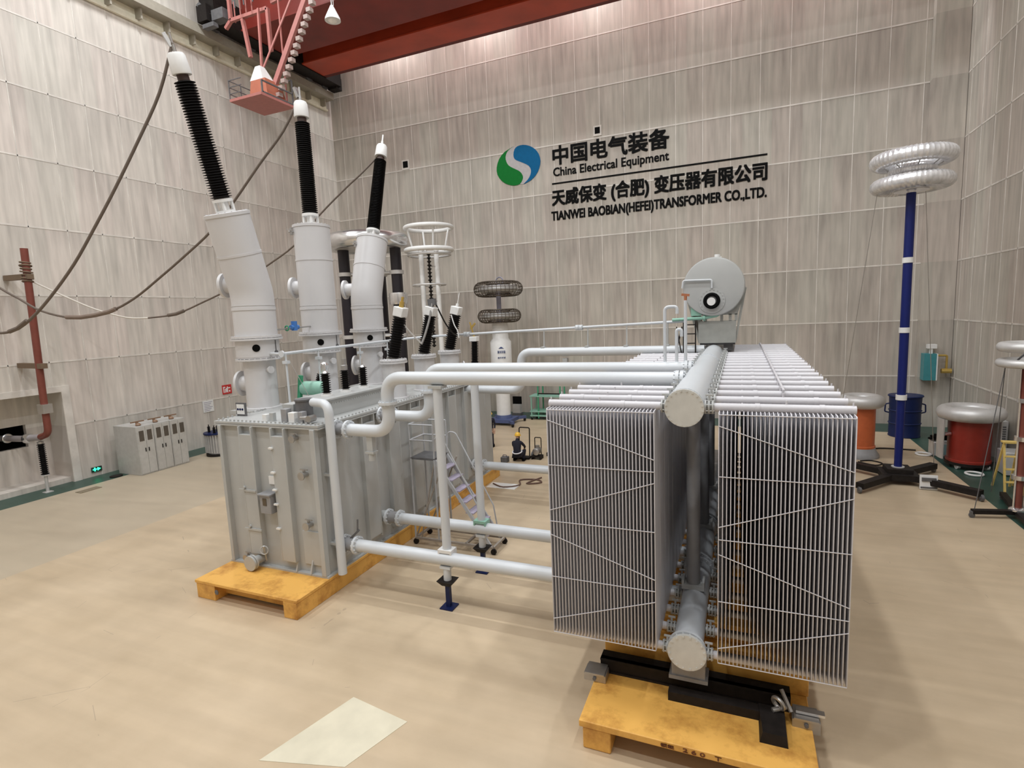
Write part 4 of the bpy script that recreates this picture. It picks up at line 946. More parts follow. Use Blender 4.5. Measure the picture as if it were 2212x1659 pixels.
# wire mesh electrode on a white column
cx, cy = -13.0, 29.3
t = thing('standard_capacitor', 'white column topped by two flat wire cage rings, standing by the back wall', 'capacitor', (cx, cy, 0))
def cage(z, R, r, fl):
    mb = MB()
    for k in range(14):
        b = 2*PI*(k+.5)/14; mb.torus((cx,cy,z+r*fl*math.sin(b)),R+r*math.cos(b),.022,n=44,m=6)
    for k in range(36):
        a = 2*PI*k/36; ring = []
        for j in range(16):
            b = 2*PI*j/16; ring.append((cx+(R+r*math.cos(b))*math.cos(a),cy+(R+r*math.cos(b))*math.sin(a),z+r*fl*math.sin(b)))
        mb.tube(ring,.016,5,closed=True)
    return mb
CAGE = mat('bronze_wire', (.10,.08,.06), .45, metal=.4)
obj('upper_cage', cage(7.95,1.0,.42,1.0), CAGE, t)
obj('lower_cage', cage(6.40,.88,.38,1.0), CAGE, t)
obj('inner_shell', MB().torus((cx,cy,7.95),.95,.20,n=40).torus((cx,cy,6.40),.85,.18,n=40), ALUM, t)
obj('neck', MB().cyl((cx,cy,5.9),(cx,cy,8.0),.14,n=16).torus((cx+.1,cy,8.4),.22,.04,(0,1,0),20,8), mat('neck_violet_grey', (.30,.29,.36), .4), t)
obj('column', MB().lathe([(.42,.55),(.42,3.4),(.62,3.5),(.62,4.9),(.48,5.1),(.46,6.0)],(cx,cy,0),n=36), WHITE, t)
d = Vector((.42,-.905,0)); e = Vector((.905,.42,0)); bm_ = MB(); q = Vector((cx,cy,4.55))+d*.625
bm_.hexa([q-e*.16-Vector((0,0,.02)),q+e*.16-Vector((0,0,.02)),q+e*.16+d*.01-Vector((0,0,.02)),q-e*.16+d*.01-Vector((0,0,.02)),q-e*.02+Vector((0,0,.08)),q+e*.02+Vector((0,0,.08)),q+e*.02+d*.01+Vector((0,0,.08)),q-e*.02+d*.01+Vector((0,0,.08))])
for r_ in range(2):
    for k in range(4): c0 = q-e*(.19-.12*k)-Vector((0,0,.30+.3*r_)); bm_.bar(c0+d*.0,c0+d*.0+Vector((0,0,.16-.08*r_)),.05,.02).bar(c0+e*.05,c0+e*.05+Vector((0,0,.16-.08*r_)),.015,.02).bar(c0+Vector((0,0,.08)),c0+e*.07+Vector((0,0,.08)),.02)
obj('maker_mark', bm_, mat('mark_blue', (.05,.08,.22), .6), t)
obj('trolley_base', MB().box(cx-.7,cx+.7,cy-.7,cy+.7,.16,.36).lathe([(.5,.36),(.44,.56)],(cx,cy,0),n=24).bar((cx-1.0,cy-1.0,.25),(cx+1.0,cy+1.0,.25),.16).bar((cx-1.0,cy+1.0,.25),(cx+1.0,cy-1.0,.25),.16), mat('base_blue', (.075,.10,.22), .45), t)
for sx in (-1,1):
    for sy in (-1,1): obj('castor', MB().lathe([(.12,-.04),(.12,.04)],(cx+sx*.95,cy+sy*.95,.12),(1,0,0),16).box(cx+sx*.95-.05,cx+sx*.95+.05,cy+sy*.95-.05,cy+sy*.95+.05,.12,.24), DARK, t)

# ---------------------------------------------------------------- tall blue pole
cx, cy = 5.20, 22.50; K = .898
def hz(z): return 6.5+(z-6.5)*K
t = thing('voltage_divider', 'tall slim blue pole with silver bellows rings on top, on a black wheeled cross base', 'divider', (cx, cy, 0))
foil = mat('silver_duct', (.80,.80,.82), .28, metal=.5, var=.15, scale=5, bump=.3)
def duct(z, R, r, tilt):
    """corrugated bellows bent into a ring, plain cuff on part of it"""
    mb = MB(); k0 = len(mb.v); n, m = 150, 14
    for i in range(n):
        a = 2*PI*i/n; rr = r*(1+.05*math.sin(i*2*PI/3)) if i > 40 else r
        for j in range(m):
            b = 2*PI*j/m; p = Vector(((R+rr*math.cos(b))*math.cos(a),(R+rr*math.cos(b))*math.sin(a),rr*math.sin(b)))
            mb.v.append(Vector((cx+p.x, cy+p.y, z+p.z+p.x*tilt)))
    for i in range(n):
        for j in range(m): mb.f.append((i*m+j,((i+1)%n)*m+j,((i+1)%n)*m+(j+1)%m,i*m+(j+1)%m))
    return mb
obj('upper_ring', duct(hz(11.50),1.08*K,.27*K,.0), foil, t); obj('lower_ring', duct(hz(10.62),1.06*K,.25*K,.0), foil, t)
obj('middle_ring', duct(hz(11.08),.55*K,.20*K,0), foil, t)
sp = MB()
for k in range(8):
    a = 2*PI*k/8; sp.cyl((cx+.15*math.cos(a),cy+.15*math.sin(a),hz(10.8)),(cx+0.85*math.cos(a),cy+0.85*math.sin(a),hz(11.3)),.018,n=6).cyl((cx,cy,hz(10.6)),(cx+0.85*math.cos(a),cy+0.85*math.sin(a),hz(10.6)),.02,n=6)
obj('spoke', sp, STEEL, t)
obj('head_plate', MB().cyl((cx,cy,hz(10.30)),(cx,cy,hz(11.1)),.11,n=16).lathe([(.5,0),(.5,.04)],(cx,cy,hz(10.36)),n=24), ALU, t)
for z0, z1, r0, r1 in ((-.3,2.55,.135,.145),(2.72,5.15,.15,.155),(5.30,7.78,.155,.155),(7.92,10.30,.155,.155)):
    obj('tube_section', MB().cyl((cx,cy,max(.5,hz(z0))),(cx,cy,hz(z1)),r0*K,r1*K,n=22), BLUEP, t)
for z in (2.63,5.23,7.85): obj('joint_collar', MB().lathe([(.165,-.09),(.165,.09)],(cx,cy,hz(z)),n=22), WHITE, t)
obj('hub', MB().box(cx-.55,cx+.55,cy-.55,cy+.55,.16,.36).box(cx-.38,cx+.38,cy-.38,cy+.38,.36,.52), DARK, t)
obj('foot_ring', MB().lathe([(.2,0),(.2,.05)],(cx,cy,.50),n=20), ALUM, t)
feet = ((3.75,20.75),(7.05,20.85),(6.65,24.0),(3.4,23.95))
for x, y in feet:
    obj('leg', MB().bar((cx,cy,.25),(x,y,.25),.26,.20), DARK, t)
    obj('castor', MB().lathe([(.11,-.04),(.11,.04)],(x,y,.11),(1,.2,0),16).box(x-.07,x+.07,y-.07,y+.07,.11,.17), DGREY, t)
d_ = MB().hexa([(cx+.45,cy-.85,.02),(cx+.95,cy-.85,.02),(cx+.95,cy-.80,.02),(cx+.45,cy-.80,.02),(cx+.45,cy-.80,.50),(cx+.95,cy-.80,.50),(cx+.95,cy-.75,.50),(cx+.45,cy-.75,.50)])
obj('notice_plate', d_, WHITE, t)
obj('notice_bands', MB().box(cx+.50,cx+.90,cy-.86,cy-.79,.30,.42).box(cx+.47,cx+.93,cy-.87,cy-.82,.06,.11), DGREY, t)
obj('stay_wire', MB().cyl((cx-.95,cy,hz(10.5)),(3.4,23.95,.35),.011,n=6).cyl((cx+.4,cy,hz(10.3)),(6.65,24.0,.35),.011,n=6), STEEL, t)

# ---------------------------------------------------------------- red and orange barrels
def barrel(cx, cy, z0, R, Hh, RT, m, label, covers):
    t = thing('test_transformer', label, 'test transformer', (cx,cy,0), 'barrel shaped test transformers')
    obj('barrel', MB().lathe([(R*1.06,z0),(R*1.06,z0+.08),(R,z0+.1),(R,z0+Hh)],(cx,cy,0),n=36), m, t)
    obj('top_ring', MB().torus((cx,cy,z0+Hh+.22),RT-.24,.26,n=48,m=18).lathe([(RT-.3,0),(RT-.3,.05)],(cx,cy,z0+Hh+.30),n=36), ALUM, t)
    if covers:
        for a in (PI*1.02, .10*PI, .48*PI):
            mb = MB()
            for j in range(6):
                b0 = a-.32+.64*j/6; b1 = a-.32+.64*(j+1)/6; Ro, Ri = R+.32, R+.28
                mb.hexa([(cx+Ri*math.cos(b0),cy+Ri*math.sin(b0),z0+.1),(cx+Ro*math.cos(b0),cy+Ro*math.sin(b0),z0+.1),(cx+Ro*math.cos(b1),cy+Ro*math.sin(b1),z0+.1),(cx+Ri*math.cos(b1),cy+Ri*math.sin(b1),z0+.1),
                         (cx+Ri*math.cos(b0),cy+Ri*math.sin(b0),z0+Hh),(cx+Ro*math.cos(b0),cy+Ro*math.sin(b0),z0+Hh),(cx+Ro*math.cos(b1),cy+Ro*math.sin(b1),z0+Hh),(cx+Ri*math.cos(b1),cy+Ri*math.sin(b1),z0+Hh)])
            obj('side_shield', mb, ALUM, t)
        obj('wheel_base', MB().lathe([(R*1.1,.14),(R*1.1,z0)],(cx,cy,0),n=30), DARK, t)
        for k in range(4):
            a = PI/4+k*PI/2; x, y = cx+R*.95*math.cos(a), cy+R*.95*math.sin(a)
            obj('castor', MB().lathe([(.11,-.05),(.11,.05)],(x,y,.11),(1,.3,0),14).box(x-.06,x+.06,y-.06,y+.06,.1,.2), ALUM, t)
        obj('terminal', MB().cyl((cx-R,cy-.2,z0+1.05),(cx-R-.22,cy-.3,z0+1.05),.07,n=12), ALU, t)
    else:
        obj('foot_ring', MB().lathe([(R*1.35,0),(R*1.35,.10),(R*1.2,.22),(R*1.05,z0)],(cx,cy,0),n=32), MGREY, t)
barrel(8.0, 25.1, .24, .65, 1.62, 1.02, REDC, 'short red barrel with a silver ring top and side shields near the right wall', True)
barrel(4.62, 25.9, .40, .52, 1.70, .82, ORGC, 'orange barrel with a silver ring top, partly behind the right radiator row', False)
# red pole at the right edge
cx, cy = 7.42, 19.45
t = thing('voltage_divider', 'red brown tube pole with two silver rings on top, at the right photo edge', 'divider', (cx, cy, 0))
obj('upper_ring', MB().torus((cx,cy,4.97),.58,.14,n=44,m=16), ALUM, t)
obj('lower_ring', MB().torus((cx,cy,4.52),.60,.12,n=44,m=16).lathe([(.55,0),(.55,.03)],(cx,cy,4.5),n=30), ALUM, t)
obj('neck', MB().cyl((cx,cy,4.4),(cx,cy,5.0),.06,n=12).bar((cx-.25,cy,4.6),(cx+.1,cy,5.0),.04), DGREY, t)
for z0, z1, r in ((.30,1.17,.095),(1.29,2.30,.105),(2.42,3.40,.12),(3.52,4.42,.15)):
    obj('tube_section', MB().cyl((cx,cy,z0),(cx,cy,z1),r,n=20), BROWNR, t)
    obj('clear_rod', MB().cyl((cx-r-.02,cy-.05,z0),(cx-r-.02,cy-.05,z1),.025,n=8).cyl((cx+r+.02,cy-.05,z0),(cx+r+.02,cy-.05,z1),.025,n=8), ALU, t)
for z in (1.23,2.36,3.46): obj('joint_collar', MB().lathe([(.19,-.06),(.19,.06)],(cx,cy,z),n=20), ALU, t)
obj('foot_ring', MB().lathe([(.2,0),(.2,.05),(.12,.1)],(cx,cy,.24),n=20), ALU, t)
for x, y in ((6.3,19.2),(8.6,19.9),(7.3,18.0),(7.7,21.2)):
    obj('leg', MB().bar((cx,cy,.19),(x,y,.19),.16,.12), DARK, t)
    obj('castor', MB().lathe([(.075,-.03),(.075,.03)],(x,y,.075),(0,1,0),14).box(x-.05,x+.05,y-.05,y+.05,.07,.2), DGREY, t)
obj('stay_wire', MB().cyl((cx-.5,cy,4.5),(cx-1.05,cy-.2,.25),.012,n=6).cyl((cx-.4,cy+.3,4.5),(cx-.1,cy+1.5,.3),.012,n=6), DGREY, t)
# blue barrel under the corner column
cx, cy = 7.15, 30.2
t = thing('oil_barrel', 'dark blue metal barrel behind the foot of the tall blue pole', 'barrel', (cx,cy,0))
obj('barrel_body', MB().lathe([(.62,.0),(.64,.03),(.62,.08),(.62,.6),(.66,.64),(.62,.68),(.62,1.2),(.66,1.24),(.62,1.28),(.64,1.86),(.70,1.9),(.68,1.95)],(cx,cy,0),n=32), BLUED, t)
for sx in (-1,1): obj('handle', MB().tube(fillet([(cx+sx*.62,cy,1.55),(cx+sx*.78,cy,1.5),(cx+sx*.80,cy,1.15),(cx+sx*.63,cy,1.1)],.06,4),.03,8), BLUED, t)
# small gear along the right wall
t = thing('cable_reel', 'black coil of cable lying on a grey box left of the red barrel', 'cable', (7.6,26.9,.6))
for k in range(5): obj('coil_turn', MB().torus((7.58+.03*k,26.85-.05*k,.66+.045*k),.34-.02*k,.045,(.2*(k%2),.15,1),30,8), BLACK, t)
t = thing('instrument_case', 'pale grey instrument case on the floor under the black cable coil', 'case', (7.6,26.8,0))
obj('case_body', MB().box(7.3,7.92,26.5,27.15,0,.58), ALUM, t, bevel=.02); obj('front_panel', MB().box(7.37,7.85,26.485,26.5,.08,.5), mat('panel_teal', (.25,.38,.40), .4), t)
for i, (x, y) in enumerate(((7.0,26.6),(7.85,23.95))):
    tag(obj('hoop', MB().torus((x,y,.04),.25,.04,n=32,m=10), WHITE), ('white plastic hoop lying on the green floor left of the red barrel','white plastic hoop lying on the green floor in front of the red barrel')[i], 'hoop', 'white hoops on the floor')
t = thing('power_unit', 'low pale grey cabinet on the floor to the right of the red barrel', 'cabinet', (9.05,24.4,0))
obj('case_body', MB().box(8.72,9.42,24.0,24.75,.03,.86), ALUM, t, bevel=.02)
for sx in (8.79,9.35):
    for sy in (24.07,24.68): obj('foot', MB().cyl((sx,sy,0),(sx,sy,.03),.035,n=10), DARK, t)
t = thing('control_cabinet', 'taller pale grey cabinet with vent slots behind the low one by the right wall', 'cabinet', (9.15,26.3,0))
obj('case_body', MB().box(8.85,9.45,25.95,26.7,0,1.62), ALUM, t, bevel=.02)
g = MB()
for k in range(8): g.box(8.92,9.38,25.935,25.95,.75+.09*k,.79+.09*k)
g.box(9.05,9.2,25.935,25.95,.4,.6); obj('vent_slots', g, DGREY, t)
for i, (x, y, s_) in enumerate(((7.95,21.75,1.62),(8.55,21.45,2.35))):
    t = thing('step_ladder', ('shorter yellow folding step ladder leaning left of the red brown pole','taller yellow folding step ladder just behind the red brown pole')[i], 'ladder', (x,y,0), 'yellow step ladders by the right wall')
    for sx in (0,.46):
        obj('rail', MB().bar((x+sx,y,0),(x+.05+sx*.85,y+.28*s_,s_),.07,.05), CREAM, t); obj('rear_leg', MB().bar((x+sx+.0,y+.75*s_*.8,0),(x+.06+sx*.8,y+.30*s_,s_-.05),.05), CREAM, t)
    for k in range(1, int(s_/.4)): z = .4*k; f = z/s_; obj('tread', MB().box(x+.05*f,x+.46,y+.28*s_*f-.06,y+.28*s_*f+.1,z-.03,z), CREAM, t)
    obj('top_cap', MB().box(x,x+.5,y+.26*s_-.1,y+.26*s_+.16,s_,s_+.05), CREAM, t)
t = thing('wall_hydrant', 'teal box with a brass tap on the wall corner above the red barrel', 'box', (8.6,32.1,3.0))
obj('box_body', MB().box(8.25,8.75,32.0,32.53,2.4,3.7), mat('teal_box', (.05,.25,.28), .4), t); obj('white_side', MB().box(8.75,8.80,32.0,32.53,2.4,3.7), WHITE, t)
obj('tap', MB().tube(fillet([(8.8,32.2,3.6),(9.2,32.2,3.6),(9.2,32.2,2.9)],.08,4),.05,8).cyl((9.0,32.2,2.85),(9.4,32.2,2.85),.12,n=10), BRASS, t)
obj('lamp', MB().box(8.4,8.75,32.05,32.4,3.95,4.15).box(8.5,8.6,32.1,32.3,3.7,3.95), WHITE, t)
hang('cable', [(4.9,26.8,.03),(5.6,27.3,.03),(6.4,27.3,.03),(6.9,27.25,.03)], .03, DARK, 'black cable lying on the floor behind the tall blue pole')
hang('cable', [(4.4,24.8,.03),(4.9,24.4,.03),(5.2,24.75,.03),(4.9,25.1,.03),(4.5,24.95,.03)], .025, DARK, 'black cable loop on the floor by the foot of the orange barrel')

# ---------------------------------------------------------------- left wall equipment
for i, y in enumerate((15.38, 16.16, 16.94)):
    x1 = -24.72 + .0*i
    t = thing('switch_cabinet', f'tall light grey switch cabinet by the left wall, {("left","middle","right")[i]} one of the row of three', 'cabinet', (-25.4, y+.39, 0), 'row of grey switch cabinets')
    obj('cabinet_body', MB().box(-26.3,x1,y,y+.76,0,2.22), mat('cabinet_grey', (.47,.46,.44), .45), t, bevel=.01)
    for s in (0, 1):
        ya_ = y+.03+.36*s
        d = obj('door', MB().box(x1,x1+.02,ya_,ya_+.34,.06,2.18), mat('cabinet_door', (.52,.51,.485), .45), t)
        obj('meter_window', MB().box(x1+.02,x1+.03,ya_+.06,ya_+.27,1.55,2.02), mat('window_smoke', (.10,.085,.07), .3), d)
        obj('handle', MB().box(x1+.02,x1+.05,ya_+(.26 if s == 0 else .05),ya_+(.29 if s == 0 else .08),1.05,1.22), DARK, d)
    obj('top_terminal', MB().cyl((-25.2,y+.38,2.22),(-25.2,y+.38,2.36),.06,n=10).bar((-25.2,y+.1,2.38),(-25.2,y+.7,2.38),.05).lathe([(.09,0),(.12,.05),(.06,.12)],(-25.0,y+.3,2.22),n=10), mat('copper_terminal', (.25,.15,.09), .5), t)
cx, cy = -24.6, 19.3
t = thing('small_transformer', 'small finned round transformer with black bushings on the floor beside the grey cabinets', 'transformer', (cx,cy,0))
obj('base', MB().lathe([(.62,0),(.62,.12)],(cx,cy,0),n=28), DARK, t)
mb = MB().lathe([(.50,.12),(.50,1.12)],(cx,cy,0),n=28)
for k in range(30):
    a = 2*PI*k/30; mb.bar((cx+.52*math.cos(a),cy+.52*math.sin(a),.2),(cx+.52*math.cos(a),cy+.52*math.sin(a),1.08),.025,.24,(math.cos(a),math.sin(a),0))
obj('finned_tank', mb, ALUM, t)
obj('cover', MB().lathe([(.66,1.12),(.66,1.18)],(cx,cy,0),n=28), BLUED, t)
for k, (dx, dy) in enumerate(((-.3,-.25),(0,.0),(.3,.22),(.2,-.35))): obj('small_insulator', MB().lathe([(.07,1.18)]+[(r,h+1.2) for r,h in sheds(4,.28,.05,.085)]+[(.02,1.5),(.02,1.58)],(cx+dx,cy+dy,0),n=12), BLACKI, t)
t = thing('drop_cutout', 'white boxed unit with a black insulator beside the small finned transformer', 'insulator', (-24.5,20.6,0))
obj('pedestal', MB().box(-24.7,-24.2,20.35,20.85,0,.95), WHITE, t); obj('base', MB().box(-24.8,-24.1,20.25,20.95,0,.08), DARK, t)
obj('insulator', MB().lathe([(.03,.95)]+[(r,h+.97) for r,h in sheds(7,.62,.045,.09)],(-24.5,20.5,0),n=14), BLACKI, t)
tag(obj('floor_mat', MB().box(-25.1,-24.7,12.9,13.7,0,.02), mat('mat_brown', (.22,.18,.12), .8)), 'small dull brown mat on the floor in front of the left wall', 'mat')
tag(obj('cable_duct', MB().lathe([(.25,0),(.25,.04),(.1,.06)],(-25.9,15.0,0),n=20), DARK), 'flat dark disc on the floor at the left end of the grey cabinets', 'disc')

# ---------------------------------------------------------------- gear on the floor behind the lower pipes
t = thing('green_cart', 'green steel frame cart with two shelves by the back wall, beside the radiators', 'cart', (-11.3,30.6,0))
x0, x1, ya, yb = -11.75,-9.9,30.7,31.6
for x in (x0,-11.3,x1):
    for y in (ya,yb): obj('post', MB().bar((x,y,.1),(x,y,2.3 if x != x0 else 1.4),.07), TEAL if x == x0 else GREENP, t)
for z in (.22,.48,1.42): obj('shelf', MB().box(x0-.1,x1+.1,ya-.05,yb+.05,z,z+.07), TEAL, t)
obj('upper_frame', MB().bar((-11.3,ya,2.3),(x1,ya,2.3),.09).bar((-11.3,yb,2.3),(x1,yb,2.3),.09).bar((-11.3,ya,1.62),(x1,ya,1.62),.07).bar((-11.3,ya,2.3),(-11.3,yb,2.3),.09), DARK, t)
for x in (x0,x1):
    for y in (ya,yb): obj('castor', MB().lathe([(.10,-.03),(.10,.03)],(x,y,.1),(1,0,0),14), DARK, t)
t = thing('display_screen', 'black flat screen on a low grey stand at the foot of the back wall', 'screen', (-13.1,31.6,0))
obj('screen_panel', MB().box(-13.35,-12.75,31.55,31.62,.80,1.28), BLACK, t, bevel=.01)
obj('stand', MB().box(-13.3,-12.8,31.4,31.75,.25,.78), ALUM, t); obj('stand_foot', MB().box(-13.35,-12.75,31.35,31.8,0,.25), DGREY, t)

# ---------------------------------------------------------------- rolling platform ladder
t = thing('platform_ladder', 'grey rolling platform ladder with guard rails beside the tank, behind the lower pipes', 'ladder', (-7.6,13.2,0))
LG = mat('ladder_grey', (.46,.47,.49), .45); y0, y1 = 12.75, 13.5
xp0, xp1, zp = -8.62, -7.85, 2.58
obj('platform_deck', MB().box(xp0,xp1,y0,y1,zp-.06,zp), DGREY, t)
for x, y in ((xp0,y0),(xp0,y1),(xp1,y0),(xp1,y1)):
    obj('leg', MB().cyl((x,y,.16),(x,y,zp-.04),.028,n=10), LG, t)
    obj('rail_post', MB().cyl((x,y,zp),(x,y,zp+.95),.022,n=10), LG, t)
for z in (zp+.5, zp+.95):
    obj('guard_rail', MB().cyl((xp0,y0,z),(xp1,y0,z),.022,n=10).cyl((xp0,y1,z),(xp1,y1,z),.022,n=10).cyl((xp0,y0,z),(xp0,y1,z),.022,n=10), LG, t)
for x, y in ((xp0,y0),(-6.15,y0),(xp0,y1),(-6.15,y1)):
    obj('castor', MB().lathe([(.08,-.03),(.08,.03)],(x,y,.08),(0,1,0),14).box(x-.03,x+.03,y-.05,y+.05,.08,.17), DARK, t)
bf = MB()
for y in (y0,y1): bf.bar((xp0,y,.19),(-6.15,y,.19),.06).bar((xp0,y,.19),(xp1+.3,y,zp-.1),.035).bar((xp1,y,zp-.1),(xp0+.2,y,.19),.03)
for x in (xp0,-7.0,-6.15): bf.bar((x,y0,.19),(x,y1,.19),.06)
obj('base_frame', bf, mat('frame_brown_grey', (.33,.29,.25), .55), t)
s0, s1 = Vector((xp1,0,zp)), Vector((-6.25,0,.20))
for y in (y0+.04,y1-.04): obj('stringer', MB().bar((s0.x,y,s0.z-.06),(s1.x,y,s1.z),.05,.09), LG, t)
for k in range(1,8):
    p = s0.lerp(s1, k/8); obj('tread', MB().box(p.x-.13,p.x+.12,y0+.05,y1-.05,p.z-.03,p.z), mat('tread_lilac', (.40,.36,.46), .5), t)
for y in (y0,y1):
    obj('handrail', MB().tube(fillet([(xp1,y,zp+.05),(xp1+.05,y,zp+.62),(xp1+.30,y,zp+.60),(-6.45,y,1.12),(-6.35,y,.45)],.18,5),.02,8), LG, t)
hang('hose', [(-8.75,18.4,.03),(-8.2,18.1,.03),(-7.7,18.5,.03),(-7.9,19.1,.03),(-7.3,19.3,.03),(-7.0,19.0,.03),(-7.5,18.75,.03),(-7.2,19.6,.03)], .03, mat('hose_brown', (.14,.08,.06), .6), 'brown hose lying in loops on the floor by the far end of the tank', 'hose')
tag(obj('floor_cloth', MB().box(-9.0+.14,-7.7,18.0,18.6,0,.015), WHITE), 'pale sheet lying on the floor under the brown hose', 'sheet')
# hand trucks and pumps
t = thing('hand_trolley', 'upright black hoop handled trolley just behind the crouching worker', 'trolley', (-9.0,22.35,0))
obj('hoop_handle', MB().tube(fillet([(-9.22,22.3,.1),(-9.22,22.4,1.38),(-8.72,22.4,1.38),(-8.72,22.3,.1)],.08,5),.028,8), DARK, t)
obj('load_plate', MB().box(-9.3,-8.64,22.0,22.35,.04,.10), DARK, t)
for x in (-9.34,-8.60): obj('wheel', MB().lathe([(.14,-.04),(.14,.04)],(x,22.4,.14),(1,0,0),18), DGREY, t)
for i, (x, y) in enumerate(((-8.35,22.3),(-7.75,23.0))):
    t = thing('motor_pump', ('small pump on a hooped frame to the right of the crouching worker','black motor pump on a frame beside the radiators, right of the small pump')[i], 'pump', (x,y,0), 'pumps on the far floor')
    w_ = .22 + .12*i
    obj('base_frame', MB().box(x-w_,x+w_,y-.2,y+.2,.10,.16).box(x-w_,x-w_+.05,y-.2,y+.2,0,.1).box(x+w_-.05,x+w_,y-.2,y+.2,0,.1), DARK, t)
    obj('motor', MB().lathe([(.10,-.24),(.16,-.2),(.16,.16),(.11,.2),(.11,.26)],(x,y,.36),(1,0,0) if i else (0,1,0),18).box(x-.06,x+.1,y-.06,y+.06,.48,.62+.1*i), DARK if i else STEEL, t)
    if not i: obj('hoop_handle', MB().tube(fillet([(x-.18,y+.2,.1),(x-.18,y+.22,.92),(x+.12,y+.22,.92),(x+.12,y+.2,.1)],.06,5),.022,8), DARK, t)
    else: obj('top_box', MB().box(x-.16,x+.2,y-.14,y+.14,.66,.86), DARK, t)
tag(obj('tape_patch', MB().hexa([(-6.62,5.25,0),(-5.30,5.60,0),(-4.93,6.68,0),(-6.15,6.86,0),(-6.62,5.25,.006),(-5.30,5.60,.006),(-4.93,6.68,.006),(-6.15,6.86,.006)]), mat('patch_pale', (.66,.61,.47), .4, var=.08, scale=2)), 'pale rectangular patch taped on the floor in the foreground', 'patch')

# ---------------------------------------------------------------- people
def skin_body(name, parent, verts, edges, radii, root, head_ix, m):
    me = bpy.data.meshes.new(name); me.from_pydata([tuple(v) for v in verts], edges, [])
    o = bpy.data.objects.new(name, me); C.objects.link(o)
    sk = o.modifiers.new('skin','SKIN'); sk.use_smooth_shade = True
    for i, r in enumerate(radii): me.skin_vertices[0].data[i].radius = (r, r)
    me.skin_vertices[0].data[root].use_root = True
    ss = o.modifiers.new('sub','SUBSURF'); ss.levels = 1; ss.render_levels = 1
    dg = bpy.context.evaluated_depsgraph_get(); m2 = bpy.data.meshes.new_from_object(o.evaluated_get(dg))
    bpy.data.objects.remove(o)
    b = bpy.data.objects.new(name, m2); C.objects.link(b); b.parent = parent; ORG[b.name] = ORG[parent.name]
    m2.materials.clear(); m2.materials.append(m); m2.materials.append(SKIN)
    m2.shade_smooth()
    for p in m2.polygons:
        c = p.center
        if any((c-Vector(verts[h])).length < d for h, d in head_ix): p.material_index = 1
    return b
def hand(V, E, R, w, d, side, idx):
    """five finger chains rooted in the palm"""
    d = Vector(d).normalized(); s = d.cross(Vector((0,0,1))).normalized()
    palm = len(V); V.append(w + d*.07); R.append(.034); E.append((idx, palm))
    for k, (off, L) in enumerate(((-.03,.075),(-.01,.085),(.01,.08),(.03,.062))):
        a = len(V); V.append(w + d*.105 + s*off); R.append(.010); E.append((palm, a))
        V.append(w + d*(.105+L) + s*off*1.1 - Vector((0,0,.025))); R.append(.008); E.append((a, a+1))
    a = len(V); V.append(w + d*.06 + s*.045*side - Vector((0,0,.01))); R.append(.010); E.append((palm, a))
    return palm
def head_bits(t, hc, f, hat=True):
    f = Vector(f).normalized(); s = f.cross(Vector((0,0,1))).normalized()
    fc = MB().lathe([(.010,0),(.018,.02),(.006,.035)], hc+f*.095-Vector((0,0,.01)), f+Vector((0,0,-.3)), 8)
    obj('nose', fc, SKIN, t)
    e = MB()
    for k in (-1,1): e.lathe([(.010,0),(.010,.006)], hc+f*.093+s*.034*k+Vector((0,0,.022)), f, 10)
    obj('eyes', e, BLACK, t)
    obj('mouth', MB().bar(hc+f*.092-s*.022-Vector((0,0,.05)), hc+f*.092+s*.022-Vector((0,0,.05)), .012,.008), mat('lip', (.30,.10,.08), .5), t)
    er = MB()
    for k in (-1,1): er.torus(hc+s*.088*k, .022,.010, s, 14, 6)
    obj('ears', er, SKIN, t)
    if hat: obj('hard_hat', MB().lathe([(.135,0),(.132,.03),(.118,.08),(.085,.13),(.03,.155),(.005,.158)], hc+Vector((0,0,.02)), (f.x*.12,f.y*.12,1), 24).lathe([(.155,0),(.155,.012)], hc+Vector((0,0,.015))+f*.02, (f.x*.12,f.y*.12,1), 24), HAT, t)
# crouching worker, back to the camera
bx, by = -9.02, 21.55
t = thing('person', 'worker in navy clothes and yellow hard hat crouching beyond the farthest lower pipe', 'person', (bx,by,0))
P = lambda x,y,z: Vector((x,y,z))
V = [P(0,0,.30), P(-.02,.10,.52), P(-.05,.20,.74), P(-.07,.26,.90), P(-.08,.31,.99), P(-.09,.37,1.09),      # 0 pelvis .. 5 head
     P(-.26,.22,.84), P(-.33,.40,.62), P(-.26,.60,.50),                                                  # 6 L shoulder, 7 elbow, 8 wrist
     P(.14,.20,.85), P(.24,.38,.62), P(.12,.60,.50),                                                     # 9 R
     P(-.15,.03,.28), P(-.24,.46,.48), P(-.22,.24,.10), P(-.24,.38,.05),                                 # 12 L hip, knee, ankle, toe
     P(.13,.03,.28), P(.20,.46,.48), P(.20,.22,.10), P(.22,.37,.05)]
R = [.165,.155,.165,.09,.062,.098,.078,.056,.036,.078,.056,.036,.115,.082,.056,.042,.115,.082,.056,.042]
E = [(0,1),(1,2),(2,3),(3,4),(4,5),(2,6),(6,7),(7,8),(2,9),(9,10),(10,11),(0,12),(12,13),(13,14),(14,15),(0,16),(16,17),(17,18),(18,19)]
hl = hand(V,E,R,V[8],(.15,.5,-.3),1,8); hr = hand(V,E,R,V[11],(-.15,.5,-.3),-1,11)
skin_body('body', t, V, E, R, 0, [(5,.15),(4,.06),(hl,.15),(hr,.15)], NAVY)
head_bits(t, Vector((bx,by,0))+V[5], (-.1,.9,-.35))
obj('reflective_belt', MB().tube([Vector((bx-.01+.205*math.cos(a),by+.06+.20*math.sin(a),.46+.05*math.sin(a))) for a in [2*PI*k/24 for k in range(24)]],.026,8,closed=True), REFL, t)
bt = MB()
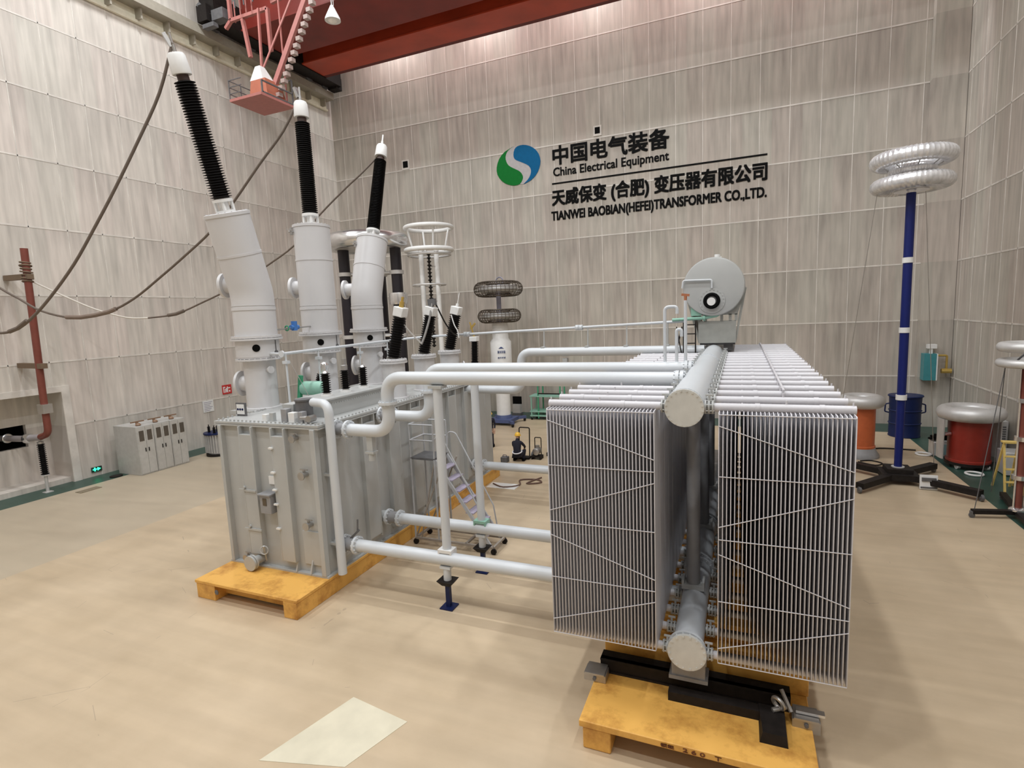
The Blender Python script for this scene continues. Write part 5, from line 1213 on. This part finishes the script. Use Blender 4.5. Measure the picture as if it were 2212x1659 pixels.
for x in (-.22,.20): bt.hexa([(bx+x-.06,by+.16,0),(bx+x+.06,by+.16,0),(bx+x+.06,by+.44,0),(bx+x-.06,by+.44,0),(bx+x-.055,by+.17,.14),(bx+x+.055,by+.17,.14),(bx+x+.05,by+.43,.07),(bx+x-.05,by+.43,.07)])
obj('boots', bt, BLACK, t, bevel=.02)
t = thing('tool_box', 'small dark tool box on the floor left of the crouching worker', 'tool box', (-9.5,21.45,0))
obj('case_body', MB().box(-9.72,-9.42,21.3,21.6,0,.24), DGREY, t, bevel=.015); obj('handle', MB().tube(fillet([(-9.66,21.45,.24),(-9.66,21.45,.32),(-9.48,21.45,.32),(-9.48,21.45,.24)],.03,4),.012,8), BLUED, t)
# standing worker half hidden behind the tank
bx, by = -11.36, 23.85
t = thing('person', 'worker in dark clothes standing mostly hidden behind the far corner of the tank', 'person', (bx,by,0))
V = [P(0,0,.93), P(0,.01,1.13), P(0,.0,1.36), P(0,0,1.47), P(0,-.01,1.54), P(0,-.02,1.64),
     P(-.20,0,1.40), P(-.25,.03,1.12), P(-.25,-.06,.88), P(.20,0,1.40), P(.25,.03,1.12), P(.26,-.06,.88),
     P(-.10,0,.90), P(-.11,-.02,.50), P(-.11,.02,.09), P(-.12,-.12,.04), P(.10,0,.90), P(.11,-.02,.50), P(.12,.02,.09), P(.13,-.12,.04)]
R = [.145,.13,.155,.08,.058,.095,.072,.052,.036,.072,.052,.036,.10,.07,.05,.04,.10,.07,.05,.04]
E = [(0,1),(1,2),(2,3),(3,4),(4,5),(2,6),(6,7),(7,8),(2,9),(9,10),(10,11),(0,12),(12,13),(13,14),(14,15),(0,16),(16,17),(17,18),(18,19)]
hl = hand(V,E,R,V[8],(0,-.2,-1),1,8); hr = hand(V,E,R,V[11],(0,-.2,-1),-1,11)
skin_body('body', t, V, E, R, 0, [(5,.15),(4,.06),(hl,.15),(hr,.15)], NAVY)
head_bits(t, Vector((bx,by,0))+V[5], (.2,-1,0))
bt = MB()
for x in (-.115,.125): bt.hexa([(bx+x-.055,by-.18,0),(bx+x+.055,by-.18,0),(bx+x+.055,by+.09,0),(bx+x-.055,by+.09,0),(bx+x-.05,by-.17,.06),(bx+x+.05,by-.17,.06),(bx+x+.05,by+.08,.15),(bx+x-.05,by+.08,.15)])
obj('boots', bt, BLACK, t, bevel=.02)
